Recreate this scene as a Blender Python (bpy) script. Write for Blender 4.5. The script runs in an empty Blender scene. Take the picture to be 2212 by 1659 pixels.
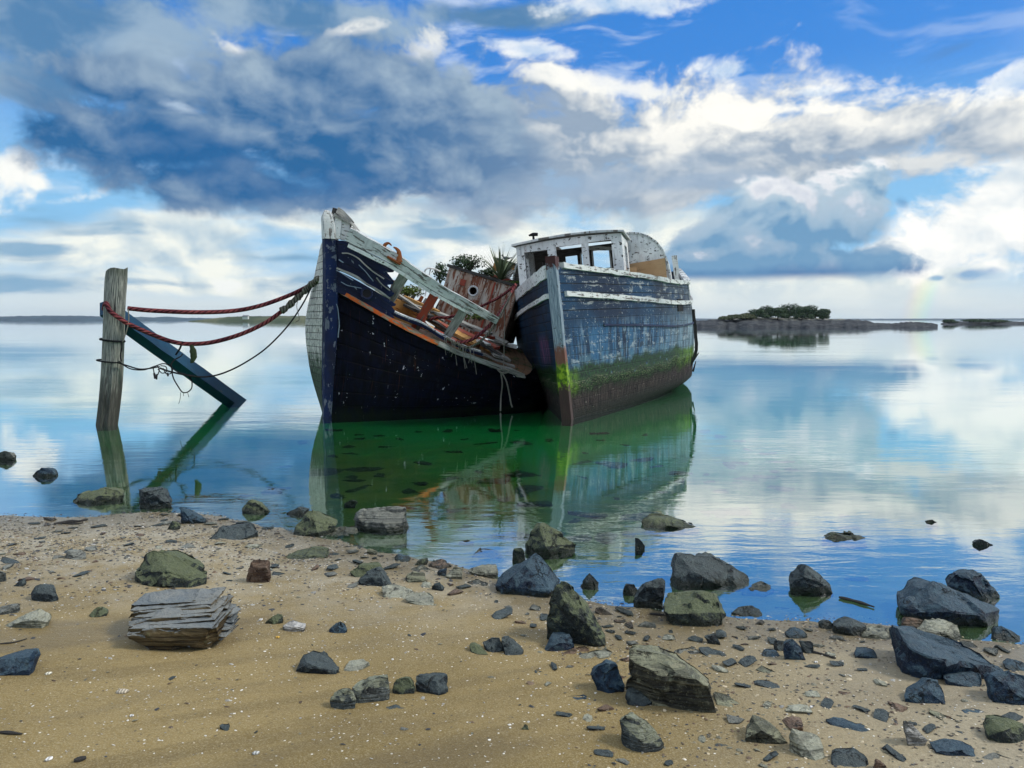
import bpy, bmesh, math, random
from mathutils import Vector, Matrix, noise as mn
R = math.radians
rng = random.Random(7)
SC = bpy.context.scene
COL = SC.collection
# ------------------------------------------------------------------ camera
CAMH, FPX, CX, CY, PITCH = 1.6, 1661.0, 1106.0, 829.5, R(4.8)
cam = bpy.data.cameras.new("camera")
cam.sensor_width = 36.0
cam.lens = 36.0 * FPX / 2212.0
cam.clip_start = 0.05
cam.clip_end = 30000
camo = bpy.data.objects.new("camera", cam)
COL.objects.link(camo)
camo.location = (0, 0, CAMH)
camo.rotation_euler = (math.pi / 2 - PITCH, 0, 0)
SC.camera = camo
CP, SP = math.cos(PITCH), math.sin(PITCH)
def ray(u, v):
    a, b = (u - CX) / FPX, -(v - CY) / FPX
    return Vector((a, CP + b * SP, -SP + b * CP))
def P(u, v, d):
    """point that stands d metres in front along world Y"""
    r = ray(u, v)
    return Vector((0, 0, CAMH)) + r * (d / r.y)
def PW(u, v):
    r = ray(u, v)
    return Vector((0, 0, CAMH)) + r * (CAMH / -r.z)
# ------------------------------------------------------------------ terrain
_SH = [(0,1113),(150,1120),(260,1112),(330,1103),(450,1112),(560,1128),(620,1150),(700,1160),(760,1178),(850,1200),(950,1215),(1050,1225),
       (1100,1262),(1180,1290),(1250,1300),(1340,1308),(1430,1320),(1500,1325),(1560,1335),(1700,1345),(1800,1340),(1900,1345),(2050,1370),(2212,1400)]
SHORE = sorted((PW(u, v).x, PW(u, v).y) for u, v in _SH)
def yshore(x):
    if x <= SHORE[0][0]: return SHORE[0][1] + 0.1 * (SHORE[0][0] - x) / (1 + 0.05 * (SHORE[0][0] - x))
    if x >= SHORE[-1][0]: return SHORE[-1][1] - 0.1 * min(6, x - SHORE[-1][0])
    for (a, ya), (b, yb) in zip(SHORE, SHORE[1:]):
        if x <= b:
            t = (x - a) / (b - a)
            return ya + (yb - ya) * t
def fbm(x, y, z=0.0, o=4):
    return mn.fractal(Vector((x, y, z)), 0.9, 2.0, o)
def ground(x, y):
    ys = sum(yshore(x + k) for k in (-.25, 0, .25)) / 3
    t = ys - y
    if t > 0:
        z = 0.055 * t + 0.012 * min(1, t) * fbm(x * 1.1 + 3, y * 1.4, 2.2)
        z += 0.006 * min(1, t) * math.sin(3.2 * (y * 1.0 - 0.45 * x) + 2 * fbm(x * .5, y * .5, 7))
    else:
        z = 0.05 * t
        if t < -0.9: z = -0.045 + (t + 0.9) * .007
        if z < -1.6: z = -1.6
        z += 0.008 * min(1, -t) * fbm(x * .9, y * .9, 4)
    z += 0.004 * mn.noise(Vector((x * 6, y * 6, 1)))
    return z
def PG(u, v):
    """where the line of sight meets the beach"""
    r = ray(u, v); o = Vector((0, 0, CAMH))
    lo, hi = 1.5, 60.0
    for _ in range(40):
        m = (lo + hi) / 2
        p = o + r * (m / r.y)
        if p.z > ground(p.x, p.y): lo = m
        else: hi = m
    return o + r * (lo / r.y)
# ------------------------------------------------------------------ node helper
class G:
    def __init__(s, tree): s.t = tree; s.nodes = tree.nodes; s.links = tree.links
    def put(s, sock, val):
        if val is None: return
        if isinstance(val, bpy.types.NodeSocket): s.links.new(val, sock)
        else:
            try: sock.default_value = val
            except Exception:
                if isinstance(val, (int, float)): sock.default_value = (val,) * len(sock.default_value)
                else: sock.default_value = tuple(val) + (1.0,)
    def n(s, typ, **kw):
        nd = s.nodes.new(typ)
        for k, v in kw.items(): setattr(nd, k, v)
        return nd
    def m(s, op, a, b=None, c=None, clamp=False):
        nd = s.n('ShaderNodeMath', operation=op, use_clamp=clamp)
        for i, x in enumerate((a, b, c)): s.put(nd.inputs[i], x)
        return nd.outputs[0]
    def vm(s, op, a, b=None, scale=None):
        nd = s.n('ShaderNodeVectorMath', operation=op)
        s.put(nd.inputs[0], a); s.put(nd.inputs[1], b)
        if scale is not None: s.put(nd.inputs['Scale'], scale)
        return nd.outputs[0]
    def xyz(s, v):
        nd = s.n('ShaderNodeSeparateXYZ'); s.put(nd.inputs[0], v); return nd.outputs
    def vec(s, x, y, z=0.0):
        nd = s.n('ShaderNodeCombineXYZ')
        for i, k in enumerate((x, y, z)): s.put(nd.inputs[i], k)
        return nd.outputs[0]
    def mix(s, f, a, b, blend='MIX'):
        nd = s.n('ShaderNodeMix', data_type='RGBA', blend_type=blend, clamp_factor=True)
        s.put(nd.inputs[0], f); s.put(nd.inputs[6], a); s.put(nd.inputs[7], b)
        return nd.outputs[2]
    def noise(s, v, scale, detail=4.0, rough=0.5, dist=0.0, dim='3D'):
        nd = s.n('ShaderNodeTexNoise', noise_dimensions=dim)
        s.put(nd.inputs['Vector'], v); s.put(nd.inputs['Scale'], scale); s.put(nd.inputs['Detail'], detail)
        s.put(nd.inputs['Roughness'], rough); s.put(nd.inputs['Distortion'], dist)
        return nd.outputs[0]
    def voro(s, v, scale, feature='F1', out=0, rand=1.0):
        nd = s.n('ShaderNodeTexVoronoi', feature=feature)
        s.put(nd.inputs['Vector'], v); s.put(nd.inputs['Scale'], scale); s.put(nd.inputs['Randomness'], rand)
        return nd.outputs[out]
    def step(s, x, e0, e1, lo=0.0, hi=1.0):
        nd = s.n('ShaderNodeMapRange', interpolation_type='SMOOTHSTEP')
        for i, k in enumerate((x, e0, e1, lo, hi)): s.put(nd.inputs[i], k)
        return nd.outputs[0]
    def lin(s, x, e0, e1, lo=0.0, hi=1.0):
        nd = s.n('ShaderNodeMapRange', clamp=True)
        for i, k in enumerate((x, e0, e1, lo, hi)): s.put(nd.inputs[i], k)
        return nd.outputs[0]
    def bump(s, h, strength=0.5, dist=0.02, normal=None):
        nd = s.n('ShaderNodeBump'); s.put(nd.inputs['Strength'], strength); s.put(nd.inputs['Distance'], dist)
        s.put(nd.inputs['Height'], h); s.put(nd.inputs['Normal'], normal)
        return nd.outputs[0]
    def stretch(s, v, x, y, z): return s.vm('MULTIPLY', v, (x, y, z))
def material(name):
    m = bpy.data.materials.new(name); m.use_nodes = True
    g = G(m.node_tree); m.node_tree.nodes.clear()
    out = g.n('ShaderNodeOutputMaterial')
    b = g.n('ShaderNodeBsdfPrincipled')
    g.links.new(b.outputs[0], out.inputs[0])
    tc = g.n('ShaderNodeTexCoord')
    g.obj = tc.outputs['Object']; g.uv = tc.outputs['UV']; g.gen = tc.outputs['Generated']
    g.geo = g.n('ShaderNodeNewGeometry')
    g.b = b; g.out = out
    def done(col, rough=0.7, normal=None, spec=0.3):
        g.put(b.inputs['Base Color'], col); g.put(b.inputs['Roughness'], rough)
        g.put(b.inputs['Specular IOR Level'], spec)
        if normal is not None: g.put(b.inputs['Normal'], normal)
        return m
    g.done = done
    return m, g
# ------------------------------------------------------------------ mesh helper
ORG = {}
def mk(name, verts, faces, mat, parent=None, uvs=None, smooth=True, sharp=None, origin=None):
    """one mesh object; verts in world space, stored about the origin of its thing"""
    verts = [Vector(v) for v in verts]
    if parent is not None: o0 = ORG[parent.name]
    elif origin is not None: o0 = Vector(origin)
    else:
        zs = min(v.z for v in verts)
        o0 = Vector((sum(v.x for v in verts) / len(verts), sum(v.y for v in verts) / len(verts), zs))
    me = bpy.data.meshes.new(name)
    me.from_pydata([v - o0 for v in verts], [], faces)
    if uvs is not None:
        l = me.uv_layers.new(name="UVMap")
        flat = [0.0] * (2 * len(me.loops))
        for i, lp in enumerate(me.loops):
            flat[2 * i], flat[2 * i + 1] = uvs[lp.vertex_index]
        l.data.foreach_set("uv", flat)
    if smooth: me.polygons.foreach_set("use_smooth", [True] * len(me.polygons))
    if smooth and sharp: me.set_sharp_from_angle(angle=R(sharp))
    if isinstance(mat, (list, tuple)):
        for x in mat: me.materials.append(x)
    else: me.materials.append(mat)
    me.validate(); me.update()
    o = bpy.data.objects.new(name, me); COL.objects.link(o)
    if parent is not None: o.parent = parent
    else: o.location = o0
    ORG[o.name] = o0
    return o
def empty(name, loc):
    o = bpy.data.objects.new(name, None); COL.objects.link(o); o.location = loc
    o.empty_display_size = .2
    ORG[o.name] = Vector(loc); return o
def tag(o, label, cat, group=None):
    o['label'] = label; o['category'] = cat
    if group: o['group'] = group
    return o
def struct(o, kind='structure'):
    o['kind'] = kind; return o
def crom(p, t):
    """Catmull-Rom through list p, t in 0..1"""
    n = len(p) - 1
    x = min(max(t, 0), 1) * n
    i = min(int(x), n - 1); f = x - i
    a = p[i - 1] if i > 0 else p[0] * 2 - p[1]
    b, c = p[i], p[i + 1]
    d = p[i + 2] if i + 2 <= n else p[n] * 2 - p[n - 1]
    return 0.5 * ((2 * b) + (c - a) * f + (2 * a - 5 * b + 4 * c - d) * f * f + (3 * b - a - 3 * c + d) * f ** 3)
def loft(rows, nu, nv, uv=None, linear_v=False):
    rr = [[crom(r, i / nu) for i in range(nu + 1)] for r in rows]
    V, U = [], []
    for j in range(nv + 1):
        for i in range(nu + 1):
            colp = [r[i] for r in rr]
            if linear_v or len(colp) == 2:
                x = j / nv * (len(colp) - 1); k = min(int(x), len(colp) - 2); V.append(colp[k].lerp(colp[k + 1], x - k))
            else: V.append(crom(colp, j / nv))
            U.append((i / nu, j / nv))
    F = [(j * (nu + 1) + i, j * (nu + 1) + i + 1, (j + 1) * (nu + 1) + i + 1, (j + 1) * (nu + 1) + i) for j in range(nv) for i in range(nu)]
    if uv: U = [uv(a, b, V[k]) for k, (a, b) in enumerate(U)]
    return V, F, U
class MB:
    """collects shapes for ONE mesh"""
    def __init__(s): s.v = []; s.f = []; s.uv = []
    def add(s, v, f, uv=None):
        k = len(s.v); s.v += [Vector(x) for x in v]; s.f += [tuple(i + k for i in q) for q in f]
        s.uv += list(uv) if uv else [(x[0], x[2]) for x in v]
        return s
    def box8(s, c):
        """c: 8 corners, bottom ring then top ring; texture runs along ring edge 0-1"""
        c = [Vector(x) for x in c]
        for q in ((3,2,1,0),(4,5,6,7),(0,1,5,4),(1,2,6,5),(2,3,7,6),(3,0,4,7)):
            p = [c[i] for i in q]
            e1 = (p[1] - p[0]).length; e2 = (p[3] - p[0]).length
            off = rng.random() * 3
            uv = [(off, 0), (off + e1, 0), (off + e1, e2), (off, e2)] if e1 >= e2 else [(off, 0), (off, e1), (off + e2, e1), (off + e2, 0)]
            s.add(p, [(0, 1, 2, 3)], uv)
        return s
    def beam(s, pts, w, h, up=Vector((0, 0, 1)), taper=None, wob=0.0, sub=1):
        """rectangular timber along a polyline, with capped ends"""
        pts = [Vector(p) for p in pts]
        if sub > 1:
            n = (len(pts) - 1) * sub
            pts = [crom(pts, i / n) for i in range(n + 1)]
        n = len(pts); rings = []; L = 0
        for i, p in enumerate(pts):
            t = (pts[min(i + 1, n - 1)] - pts[max(i - 1, 0)]).normalized()
            sd = t.cross(up).normalized(); uu = sd.cross(t).normalized()
            k = 1.0 if taper is None else 1 + (taper - 1) * i / (n - 1)
            a, b = w * k / 2, h * k / 2
            if i: L += (p - pts[i - 1]).length
            ring = [p - sd * a - uu * b, p + sd * a - uu * b, p + sd * a + uu * b, p - sd * a + uu * b]
            if wob: ring = [q + wob * Vector((mn.noise(q * 5), mn.noise(q * 5 + Vector((9, 0, 0))), mn.noise(q * 5 + Vector((0, 9, 0))))) for q in ring]
            rings.append((ring, L))
        per = [0, w, w + h, 2 * w + h, 2 * w + 2 * h]
        for k in range(4):
            k2 = (k + 1) % 4
            vs, uv = [], []
            for ring, l in rings:
                vs += [ring[k], ring[k2]]; uv += [(l, per[k]), (l, per[k + 1])]
            s.add(vs, [(2 * i, 2 * i + 1, 2 * i + 3, 2 * i + 2) for i in range(n - 1)], uv)
        s.add(rings[0][0], [(0, 3, 2, 1)], [(0, 0), (w, 0), (w, h), (0, h)])
        s.add(rings[-1][0], [(0, 1, 2, 3)], [(0, 0), (w, 0), (w, h), (0, h)])
        return s
    def tube(s, pts, r, seg=8, sub=6, rfun=None, cap=True):
        pts = [Vector(p) for p in pts]
        n = (len(pts) - 1) * sub if len(pts) > 2 else sub
        q = [crom(pts, i / n) for i in range(n + 1)] if len(pts) > 2 else [pts[0].lerp(pts[1], i / n) for i in range(n + 1)]
        t0 = (q[1] - q[0]).normalized()
        nrm = t0.orthogonal().normalized()
        vs, uv = [], []; L = 0
        for i, p in enumerate(q):
            t = (q[min(i + 1, n)] - q[max(i - 1, 0)])
            if t.length < 1e-9: t = t0
            t.normalize()
            nrm = (nrm - t * nrm.dot(t)).normalized(); bn = t.cross(nrm)
            if i: L += (p - q[i - 1]).length
            rr = r if rfun is None else rfun(i / n, L) * r
            for k in range(seg + 1):
                a = 2 * math.pi * k / seg
                k2 = rr if not isinstance(rr, tuple) else rr[0]
                vs.append(p + (nrm * math.cos(a) + bn * math.sin(a)) * k2); uv.append((L, k / seg))
        st = seg + 1
        fs = [(i * st + k, i * st + k + 1, (i + 1) * st + k + 1, (i + 1) * st + k) for i in range(n) for k in range(seg)]
        if cap:
            fs.append(tuple(reversed(range(seg)))); fs.append(tuple(n * st + k for k in range(seg)))
        s.add(vs, fs, uv); return s
    def build(s, name, mat, parent=None, smooth=True, sharp=35, merge=False, origin=None):
        return mk(name, s.v, s.f, mat, parent, s.uv, smooth, sharp, origin)
# ------------------------------------------------------------------ sky and sun
SUN_EL, SUN_AZ = R(42), R(90)          # azimuth clockwise from the viewing direction
w = bpy.data.worlds.new("World"); SC.world = w; w.use_nodes = True
g = G(w.node_tree); g.nodes.clear()
wo = g.n('ShaderNodeOutputWorld'); bg = g.n('ShaderNodeBackground')
g.links.new(bg.outputs[0], wo.inputs[0]); bg.inputs['Strength'].default_value = 0.1
sky = g.n('ShaderNodeTexSky', sky_type='NISHITA', sun_disc=False, sun_elevation=SUN_EL, sun_rotation=SUN_AZ,
          altitude=0.0, air_density=1.0, dust_density=0.4, ozone_density=1.6)
tc = g.n('ShaderNodeTexCoord')
D = tc.outputs['Generated']
dx, dy, dz = g.xyz(D)
AZ = g.m('ARCTAN2', dx, dy)
EL = g.m('ARCSINE', g.m('MAXIMUM', g.m('MINIMUM', dz, 1.0), -1.0))
EL = g.m('ABSOLUTE', EL)
def azel(u, v):
    r = ray(u, v).normalized()
    return math.atan2(r.x, r.y), math.asin(r.z)
def srgb(r, gg, b, k=8.7):
    f = lambda c: (c / 12.92 if c <= .04045 else ((c + .055) / 1.055) ** 2.4)
    return (f(r / 255) * k, f(gg / 255) * k, f(b / 255) * k, 1.0)
# turbulence shared by the cloud layers
base = g.vec(AZ, g.m('MULTIPLY', EL, 1.5), 0.0)
wn = g.n('ShaderNodeTexNoise', noise_dimensions='2D'); g.put(wn.inputs['Vector'], base); g.put(wn.inputs['Scale'], 5.0); g.put(wn.inputs['Detail'], 3.0)
warp = g.vm('SCALE', g.vm('SUBTRACT', wn.outputs['Color'], (.5, .5, .5)), scale=0.07)
q = g.vm('ADD', base, warp)
fine = g.noise(q, 13.0, 10.0, 0.60, dim='2D')
soft = g.noise(g.vm('ADD', q, (3.3, 1.7, 0)), 6.0, 4.0, 0.5, dim='2D')
streak = g.noise(g.vm('MULTIPLY', q, (1.0, 3.0, 1.0)), 6.0, 6.0, 0.56, dim='2D')
# puffy relief: the same turbulence sampled a little towards the light
fine_l = g.noise(g.vm('ADD', q, (.012, .024, 0)), 13.0, 6.0, 0.52, dim='2D')
fine_m = g.noise(q, 13.0, 6.0, 0.52, dim='2D')
relief = g.m('SUBTRACT', fine_m, fine_l)
rot_ = g.n('ShaderNodeVectorRotate', rotation_type='Z_AXIS'); g.put(rot_.inputs['Vector'], q); g.put(rot_.inputs['Angle'], R(-24))
large = g.noise(g.vm('MULTIPLY', rot_.outputs[0], (1.0, 2.3, 1.0)), 3.6, 6.0, 0.5, dim='2D')
wx, wy, wz = g.xyz(warp)
AZW = g.m('ADD', AZ, g.m('MULTIPLY', wx, .35)); ELW = g.m('ADD', EL, g.m('MULTIPLY', wy, .22))
PV0 = g.vec(AZW, ELW, 0.0)
PV = PV0
def blob(u, v, ru, rv, tilt=0.0):
    """distance from a cloud centre: 0 at the centre, 1 on the rim"""
    a, e = azel(u, v)
    nd = g.n('ShaderNodeMapping', vector_type='TEXTURE')
    g.put(nd.inputs['Vector'], PV)
    nd.inputs['Location'].default_value = (a, e, 0)
    nd.inputs['Rotation'].default_value = (0, 0, R(tilt))
    nd.inputs['Scale'].default_value = (ru * math.cos(a) ** 2 / FPX, rv * math.cos(e) ** 2 / FPX, 1)
    ln = g.n('ShaderNodeVectorMath', operation='LENGTH'); g.links.new(nd.outputs[0], ln.inputs[0])
    return ln.outputs['Value']
def layer(col, blobs, colour, amp=1.5, e0=0.0, e1=0.35, opac=1.0, nz=None, cut=None):
    global PV
    nd = g.n('ShaderNodeVectorMath', operation='MULTIPLY_ADD')   # keeps the layers in sequence
    g.put(nd.inputs[0], col); nd.inputs[1].default_value = (1e-9,) * 3; g.put(nd.inputs[2], PV0); PV = nd.outputs[0]
    f = None
    for b in blobs:
        x = blob(*b)
        f = x if f is None else g.m('SMOOTH_MIN', f, x, 0.3)
    f = g.m('SUBTRACT', 1.0, g.m('MINIMUM', f, 4.0))
    nn = g.m('MULTIPLY', g.m('SUBTRACT', nz if nz is not None else fine, .5), amp)
    mk_ = g.m('MULTIPLY', g.step(g.m('ADD', f, nn), e0, e1), opac)
    if cut is not None: mk_ = g.m('MULTIPLY', mk_, cut)
    return g.mix(mk_, col, colour), f
def vpos(v0, v1):
    """0 at picture height v0, 1 at v1, measured as elevation"""
    return g.step(ELW, azel(1106, v0)[1], azel(1106, v1)[1])
# clear air: saturated blue above, pale towards the horizon
hs = g.n('ShaderNodeHueSaturation'); g.put(hs.inputs['Saturation'], 1.35); g.put(hs.inputs['Value'], 1.0); g.put(hs.inputs['Color'], sky.outputs[0])
col = g.mix(0.55, hs.outputs[0], srgb(40, 130, 228))
col = g.mix(g.step(EL, azel(1106, 480)[1], azel(1106, 130)[1], .85, 0.0), col, srgb(140, 195, 232))
col = g.mix(g.step(EL, 0.0, azel(1106, 520)[1], .92, 0.0), col, srgb(206, 220, 226))
# broken cloud round the unseen sky, brightened as added fill for camera-facing sides
gen = g.m('MULTIPLY', g.step(g.noise(g.vec(AZ, g.m('MULTIPLY', EL, 2.0), 0), 2.6, 5.0, .56, dim='2D'), .40, .60), g.step(g.m('ABSOLUTE', AZ), R(30), R(55)))
hi = g.step(EL, R(21), R(34))
gen2 = g.m('MULTIPLY', g.step(g.noise(D, 2.2, 5.0, .58), .41, .56), hi)
gen = g.m('MAXIMUM', gen, gen2)
gfill_col = g.mix(g.step(soft, .38, .62), srgb(170, 190, 206), srgb(246, 246, 242, 16.0))
col = g.mix(g.m('MULTIPLY', gen, .85), col, gfill_col)
# thin veils
veil = g.m('MULTIPLY', g.step(streak, .5, .72), g.step(AZ, azel(1250, 300)[0], azel(1900, 300)[0], .55, .22))
col = g.mix(veil, col, srgb(224, 234, 242))
bright = srgb(250, 249, 242); cream = srgb(236, 238, 230)
sh = lambda a, b, k=3.0, o=.5: g.mix(g.m('ADD', g.m('MULTIPLY', relief, k), o, clamp=True), a, b)
# low cream bands left and middle
col, f = layer(col, [(330,540,430,95,6), (760,470,330,75,8), (1080,520,330,110,0), (500,620,560,30,0), (1500,620,500,60,0), (1900,620,330,50,0), (1420,500,260,70,0), (1450,560,200,60,0)],
               sh(srgb(180, 200, 212), srgb(244, 245, 234), 3, .62), 1.6, -.1, .6, .92, streak)
col, f = layer(col, [(560,660,800,34,0), (1800,650,700,40,0)], srgb(214, 224, 226), .8, -.2, .7, .75, streak)
# white bank low on the right
col, f = layer(col, [(2120,480,260,95,4), (1960,555,230,45,0), (2230,420,200,90,0)], sh(srgb(206, 218, 226), srgb(252, 251, 246), 3, .72), 1.7, 0, .45, .97)
# grey and white bank across the right half
rb = g.m('ADD', g.m('MULTIPLY', g.m('SUBTRACT', large, .5), 2.5), g.m('ADD', g.m('MULTIPLY', g.m('SUBTRACT', fine, .5), .9), g.m('ADD', g.m('MULTIPLY', relief, 2.2), .52)), clamp=True)
up = vpos(470, 230)
rcol = g.mix(g.m('MULTIPLY', rb, g.m('ADD', .45, g.m('MULTIPLY', up, .6)), clamp=True), srgb(146, 164, 184), srgb(248, 246, 238))
col, f = layer(col, [(1230,310,300,150,-12), (1560,300,330,150,0), (1850,300,300,105,0), (2140,285,260,62,3), (1380,410,330,80,0), (1050,400,260,110,0), (1740,360,260,90,0)], rcol, 1.9, -.05, .5, .97)
col, f = layer(col, [(1060,300,90,14,-38), (945,368,80,34,-35), (1680,235,200,18,-4), (1330,185,260,26,-8), (1600,262,110,16,-20)], bright, 2.4, 0, .7, .8)
col, f = layer(col, [(1250,400,330,42,8), (1000,440,240,36,6), (1480,395,240,24,0), (1900,330,200,20,0)], srgb(150, 172, 196), 1.6, 0, .8, .75, soft)
# top left grey veil
col, f = layer(col, [(150,60,520,105,0), (640,35,430,65,-3), (90,190,220,60,0), (1080,30,260,34,0)], g.mix(g.step(g.m('ADD', g.m('MULTIPLY', soft, .6), g.m('MULTIPLY', fine, .4)), .38, .60), srgb(84, 128, 168), srgb(150, 174, 194)), 1.6, -.1, .6, .92, fine)
col, f = layer(col, [(1140,104,120,26,-10), (1420,12,130,30,0), (1290,8,140,30,0), (1570,150,120,36,-12), (2200,165,120,36,14), (1770,195,70,14,0)], sh(srgb(170, 200, 230), srgb(244, 246, 246), 3, .6), 2.4, .1, .8, .85)
# bright rims behind the dark bank
col, f = layer(col, [(905,116,90,46,24), (505,106,56,22,-16), (20,392,70,50,0), (75,400,50,30,-20), (55,420,60,26,0), (150,426,90,18,12), (390,232,80,22,-10), (760,66,90,18,10)], bright, 3.2, 0, .8, .92)
# the great dark bank on the left
dn = g.m('SUBTRACT', g.m('ADD', g.m('MULTIPLY', soft, .5), g.m('MULTIPLY', fine, .5)), .5)
dk = g.m('ADD', g.m('MULTIPLY', dn, 1.25), g.m('ADD', g.m('MULTIPLY', relief, 1.3), g.m('ADD', .16, g.m('MULTIPLY', vpos(370, 110), .42))), clamp=True)
dk = g.m('ADD', dk, g.step(AZW, azel(700, 300)[0], azel(1150, 300)[0], 0, .35), clamp=True)
dcol = g.mix(dk, srgb(40, 98, 150), srgb(150, 172, 192))
col, f = layer(col, [(330,300,310,100,-4), (620,195,340,120,12), (300,190,200,60,-6), (1010,330,190,110,-10), (860,180,190,90,0), (760,330,330,120,-4), (470,400,330,60,-4), (960,270,220,120,0), (150,290,170,42,0)], dcol, 1.5, -.1, .42, .98)
col, f = layer(col, [(420,340,300,60,-6), (700,400,260,44,4)], srgb(36, 96, 152), 1.5, -.1, .9, .6, soft)
col, f = layer(col, [(390,232,60,16,-12)], srgb(190, 210, 230), 2.4, .1, .9, .6)
# thin dark bands low on the left and middle
col, f = layer(col, [(70,615,210,30,0), (330,612,180,12,0), (90,470,210,36,0), (760,606,190,26,0), (60,540,120,22,0), (930,500,160,26,0), (640,560,150,14,0)],
               srgb(116, 162, 196), 3.6, 0, 1.1, .85, streak)
col, f = layer(col, [(500,612,50,18,0), (830,585,60,30,0), (1020,560,90,40,0), (700,640,120,10,0)], srgb(240, 243, 240), 2.4, .1, .7, .9)
# the towering cumulus on the right, flat and dark below
cut = g.step(EL, azel(1700, 612)[1], azel(1700, 586)[1])
puff = g.m('ADD', g.m('MULTIPLY', relief, 3.4), g.m('MULTIPLY', g.m('SUBTRACT', soft, .5), 1.1))
tcol = g.mix(g.m('ADD', vpos(590, 400), puff, clamp=True), srgb(108, 152, 188), srgb(180, 200, 214))
tcol = g.mix(g.m('MULTIPLY', g.m('ADD', vpos(520, 352), puff, clamp=True), g.step(g.m('ADD', vpos(520, 352), puff), .55, 1.1), clamp=True), tcol, srgb(246, 246, 246))
tcol = g.mix(g.m('ADD', g.step(ELW, azel(1700, 560)[1], azel(1700, 606)[1], 0, 1), g.m('MULTIPLY', puff, .4), clamp=True), tcol, srgb(36, 104, 162))
col, f = layer(col, [(1660,500,210,105,-4), (1810,455,135,95,0), (1885,402,52,66,0), (1560,550,130,80,0), (1720,575,290,46,0), (1650,425,70,46,0), (1520,600,100,40,0)], tcol, 1.15, 0, .26, .98, None, cut)
col, f = layer(col, [(2090,590,64,15,-2), (2030,598,26,8,0), (1955,440,26,24,30)], srgb(110, 158, 202), 3.0, 0, .8, .8)
col, f = layer(col, [(2055,104,90,15,12)], srgb(86, 140, 205), 1.8, 0, .8, .8)
# faint rainbow foot on the right
ra = azel(1978, 655)
anti = Vector((math.cos(R(-8)) * math.sin(ra[0] + R(41)), math.cos(R(-8)) * math.cos(ra[0] + R(41)), math.sin(R(-8))))
tgt = ray(1995, 640).normalized()
ctr = math.acos(max(-1, min(1, anti.dot(tgt))))
nd = g.n('ShaderNodeVectorMath', operation='DOT_PRODUCT'); g.put(nd.inputs[0], D); g.put(nd.inputs[1], anti)
ang = g.m('ARCCOSINE', g.m('MINIMUM', nd.outputs['Value'], 1.0))
rp = g.n('ShaderNodeValToRGB'); g.put(rp.inputs[0], g.lin(ang, ctr - R(1.1), ctr + R(1.1)))
els = rp.color_ramp.elements; els[0].color = (.35, .35, 1, 1); els[1].color = (1, .25, .2, 1)
for p_, c_ in ((.3, (.3, .9, .6, 1)), (.55, (.9, 1, .3, 1)), (.75, (1, .7, .25, 1))):
    e = els.new(p_); e.color = c_
rbm = g.m('MULTIPLY', g.step(g.m('ABSOLUTE', g.m('SUBTRACT', ang, ctr)), R(1.15), R(.2)), g.step(EL, azel(1106, 596)[1], azel(1106, 640)[1], 0, .20))
rbm = g.m('MULTIPLY', rbm, g.step(AZ, 0.2, 0.4))
col = g.mix(rbm, col, g.vm('SCALE', rp.outputs[0], scale=9.5))
g.put(bg.inputs['Color'], col)
w.cycles.sampling_method = 'MANUAL'; w.cycles.sample_map_resolution = 512
sl = bpy.data.lights.new("sun", 'SUN'); sl.energy = 2.2; sl.angle = R(12); sl.color = (1.0, .95, .87)
so = bpy.data.objects.new("sun", sl); COL.objects.link(so)
sd = Vector((math.cos(SUN_EL) * math.sin(SUN_AZ), math.cos(SUN_EL) * math.cos(SUN_AZ), math.sin(SUN_EL)))
so.rotation_euler = sd.to_track_quat('Z', 'Y').to_euler()
so.location = sd * 50
SC.view_settings.view_transform = 'Standard'; SC.view_settings.look = 'None'
SC.view_settings.exposure = 0.34; SC.view_settings.gamma = 1.0; SC.view_settings.use_curve_mapping = False
SC.cycles.use_denoising = True
SC.cycles.use_adaptive_sampling = True; SC.cycles.adaptive_threshold = 0.015; SC.cycles.adaptive_min_samples = 12
SC.cycles.max_bounces = 6; SC.cycles.diffuse_bounces = 3; SC.cycles.glossy_bounces = 3; SC.cycles.transparent_max_bounces = 8
SC.cycles.caustics_reflective = False; SC.cycles.caustics_refractive = False
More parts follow.
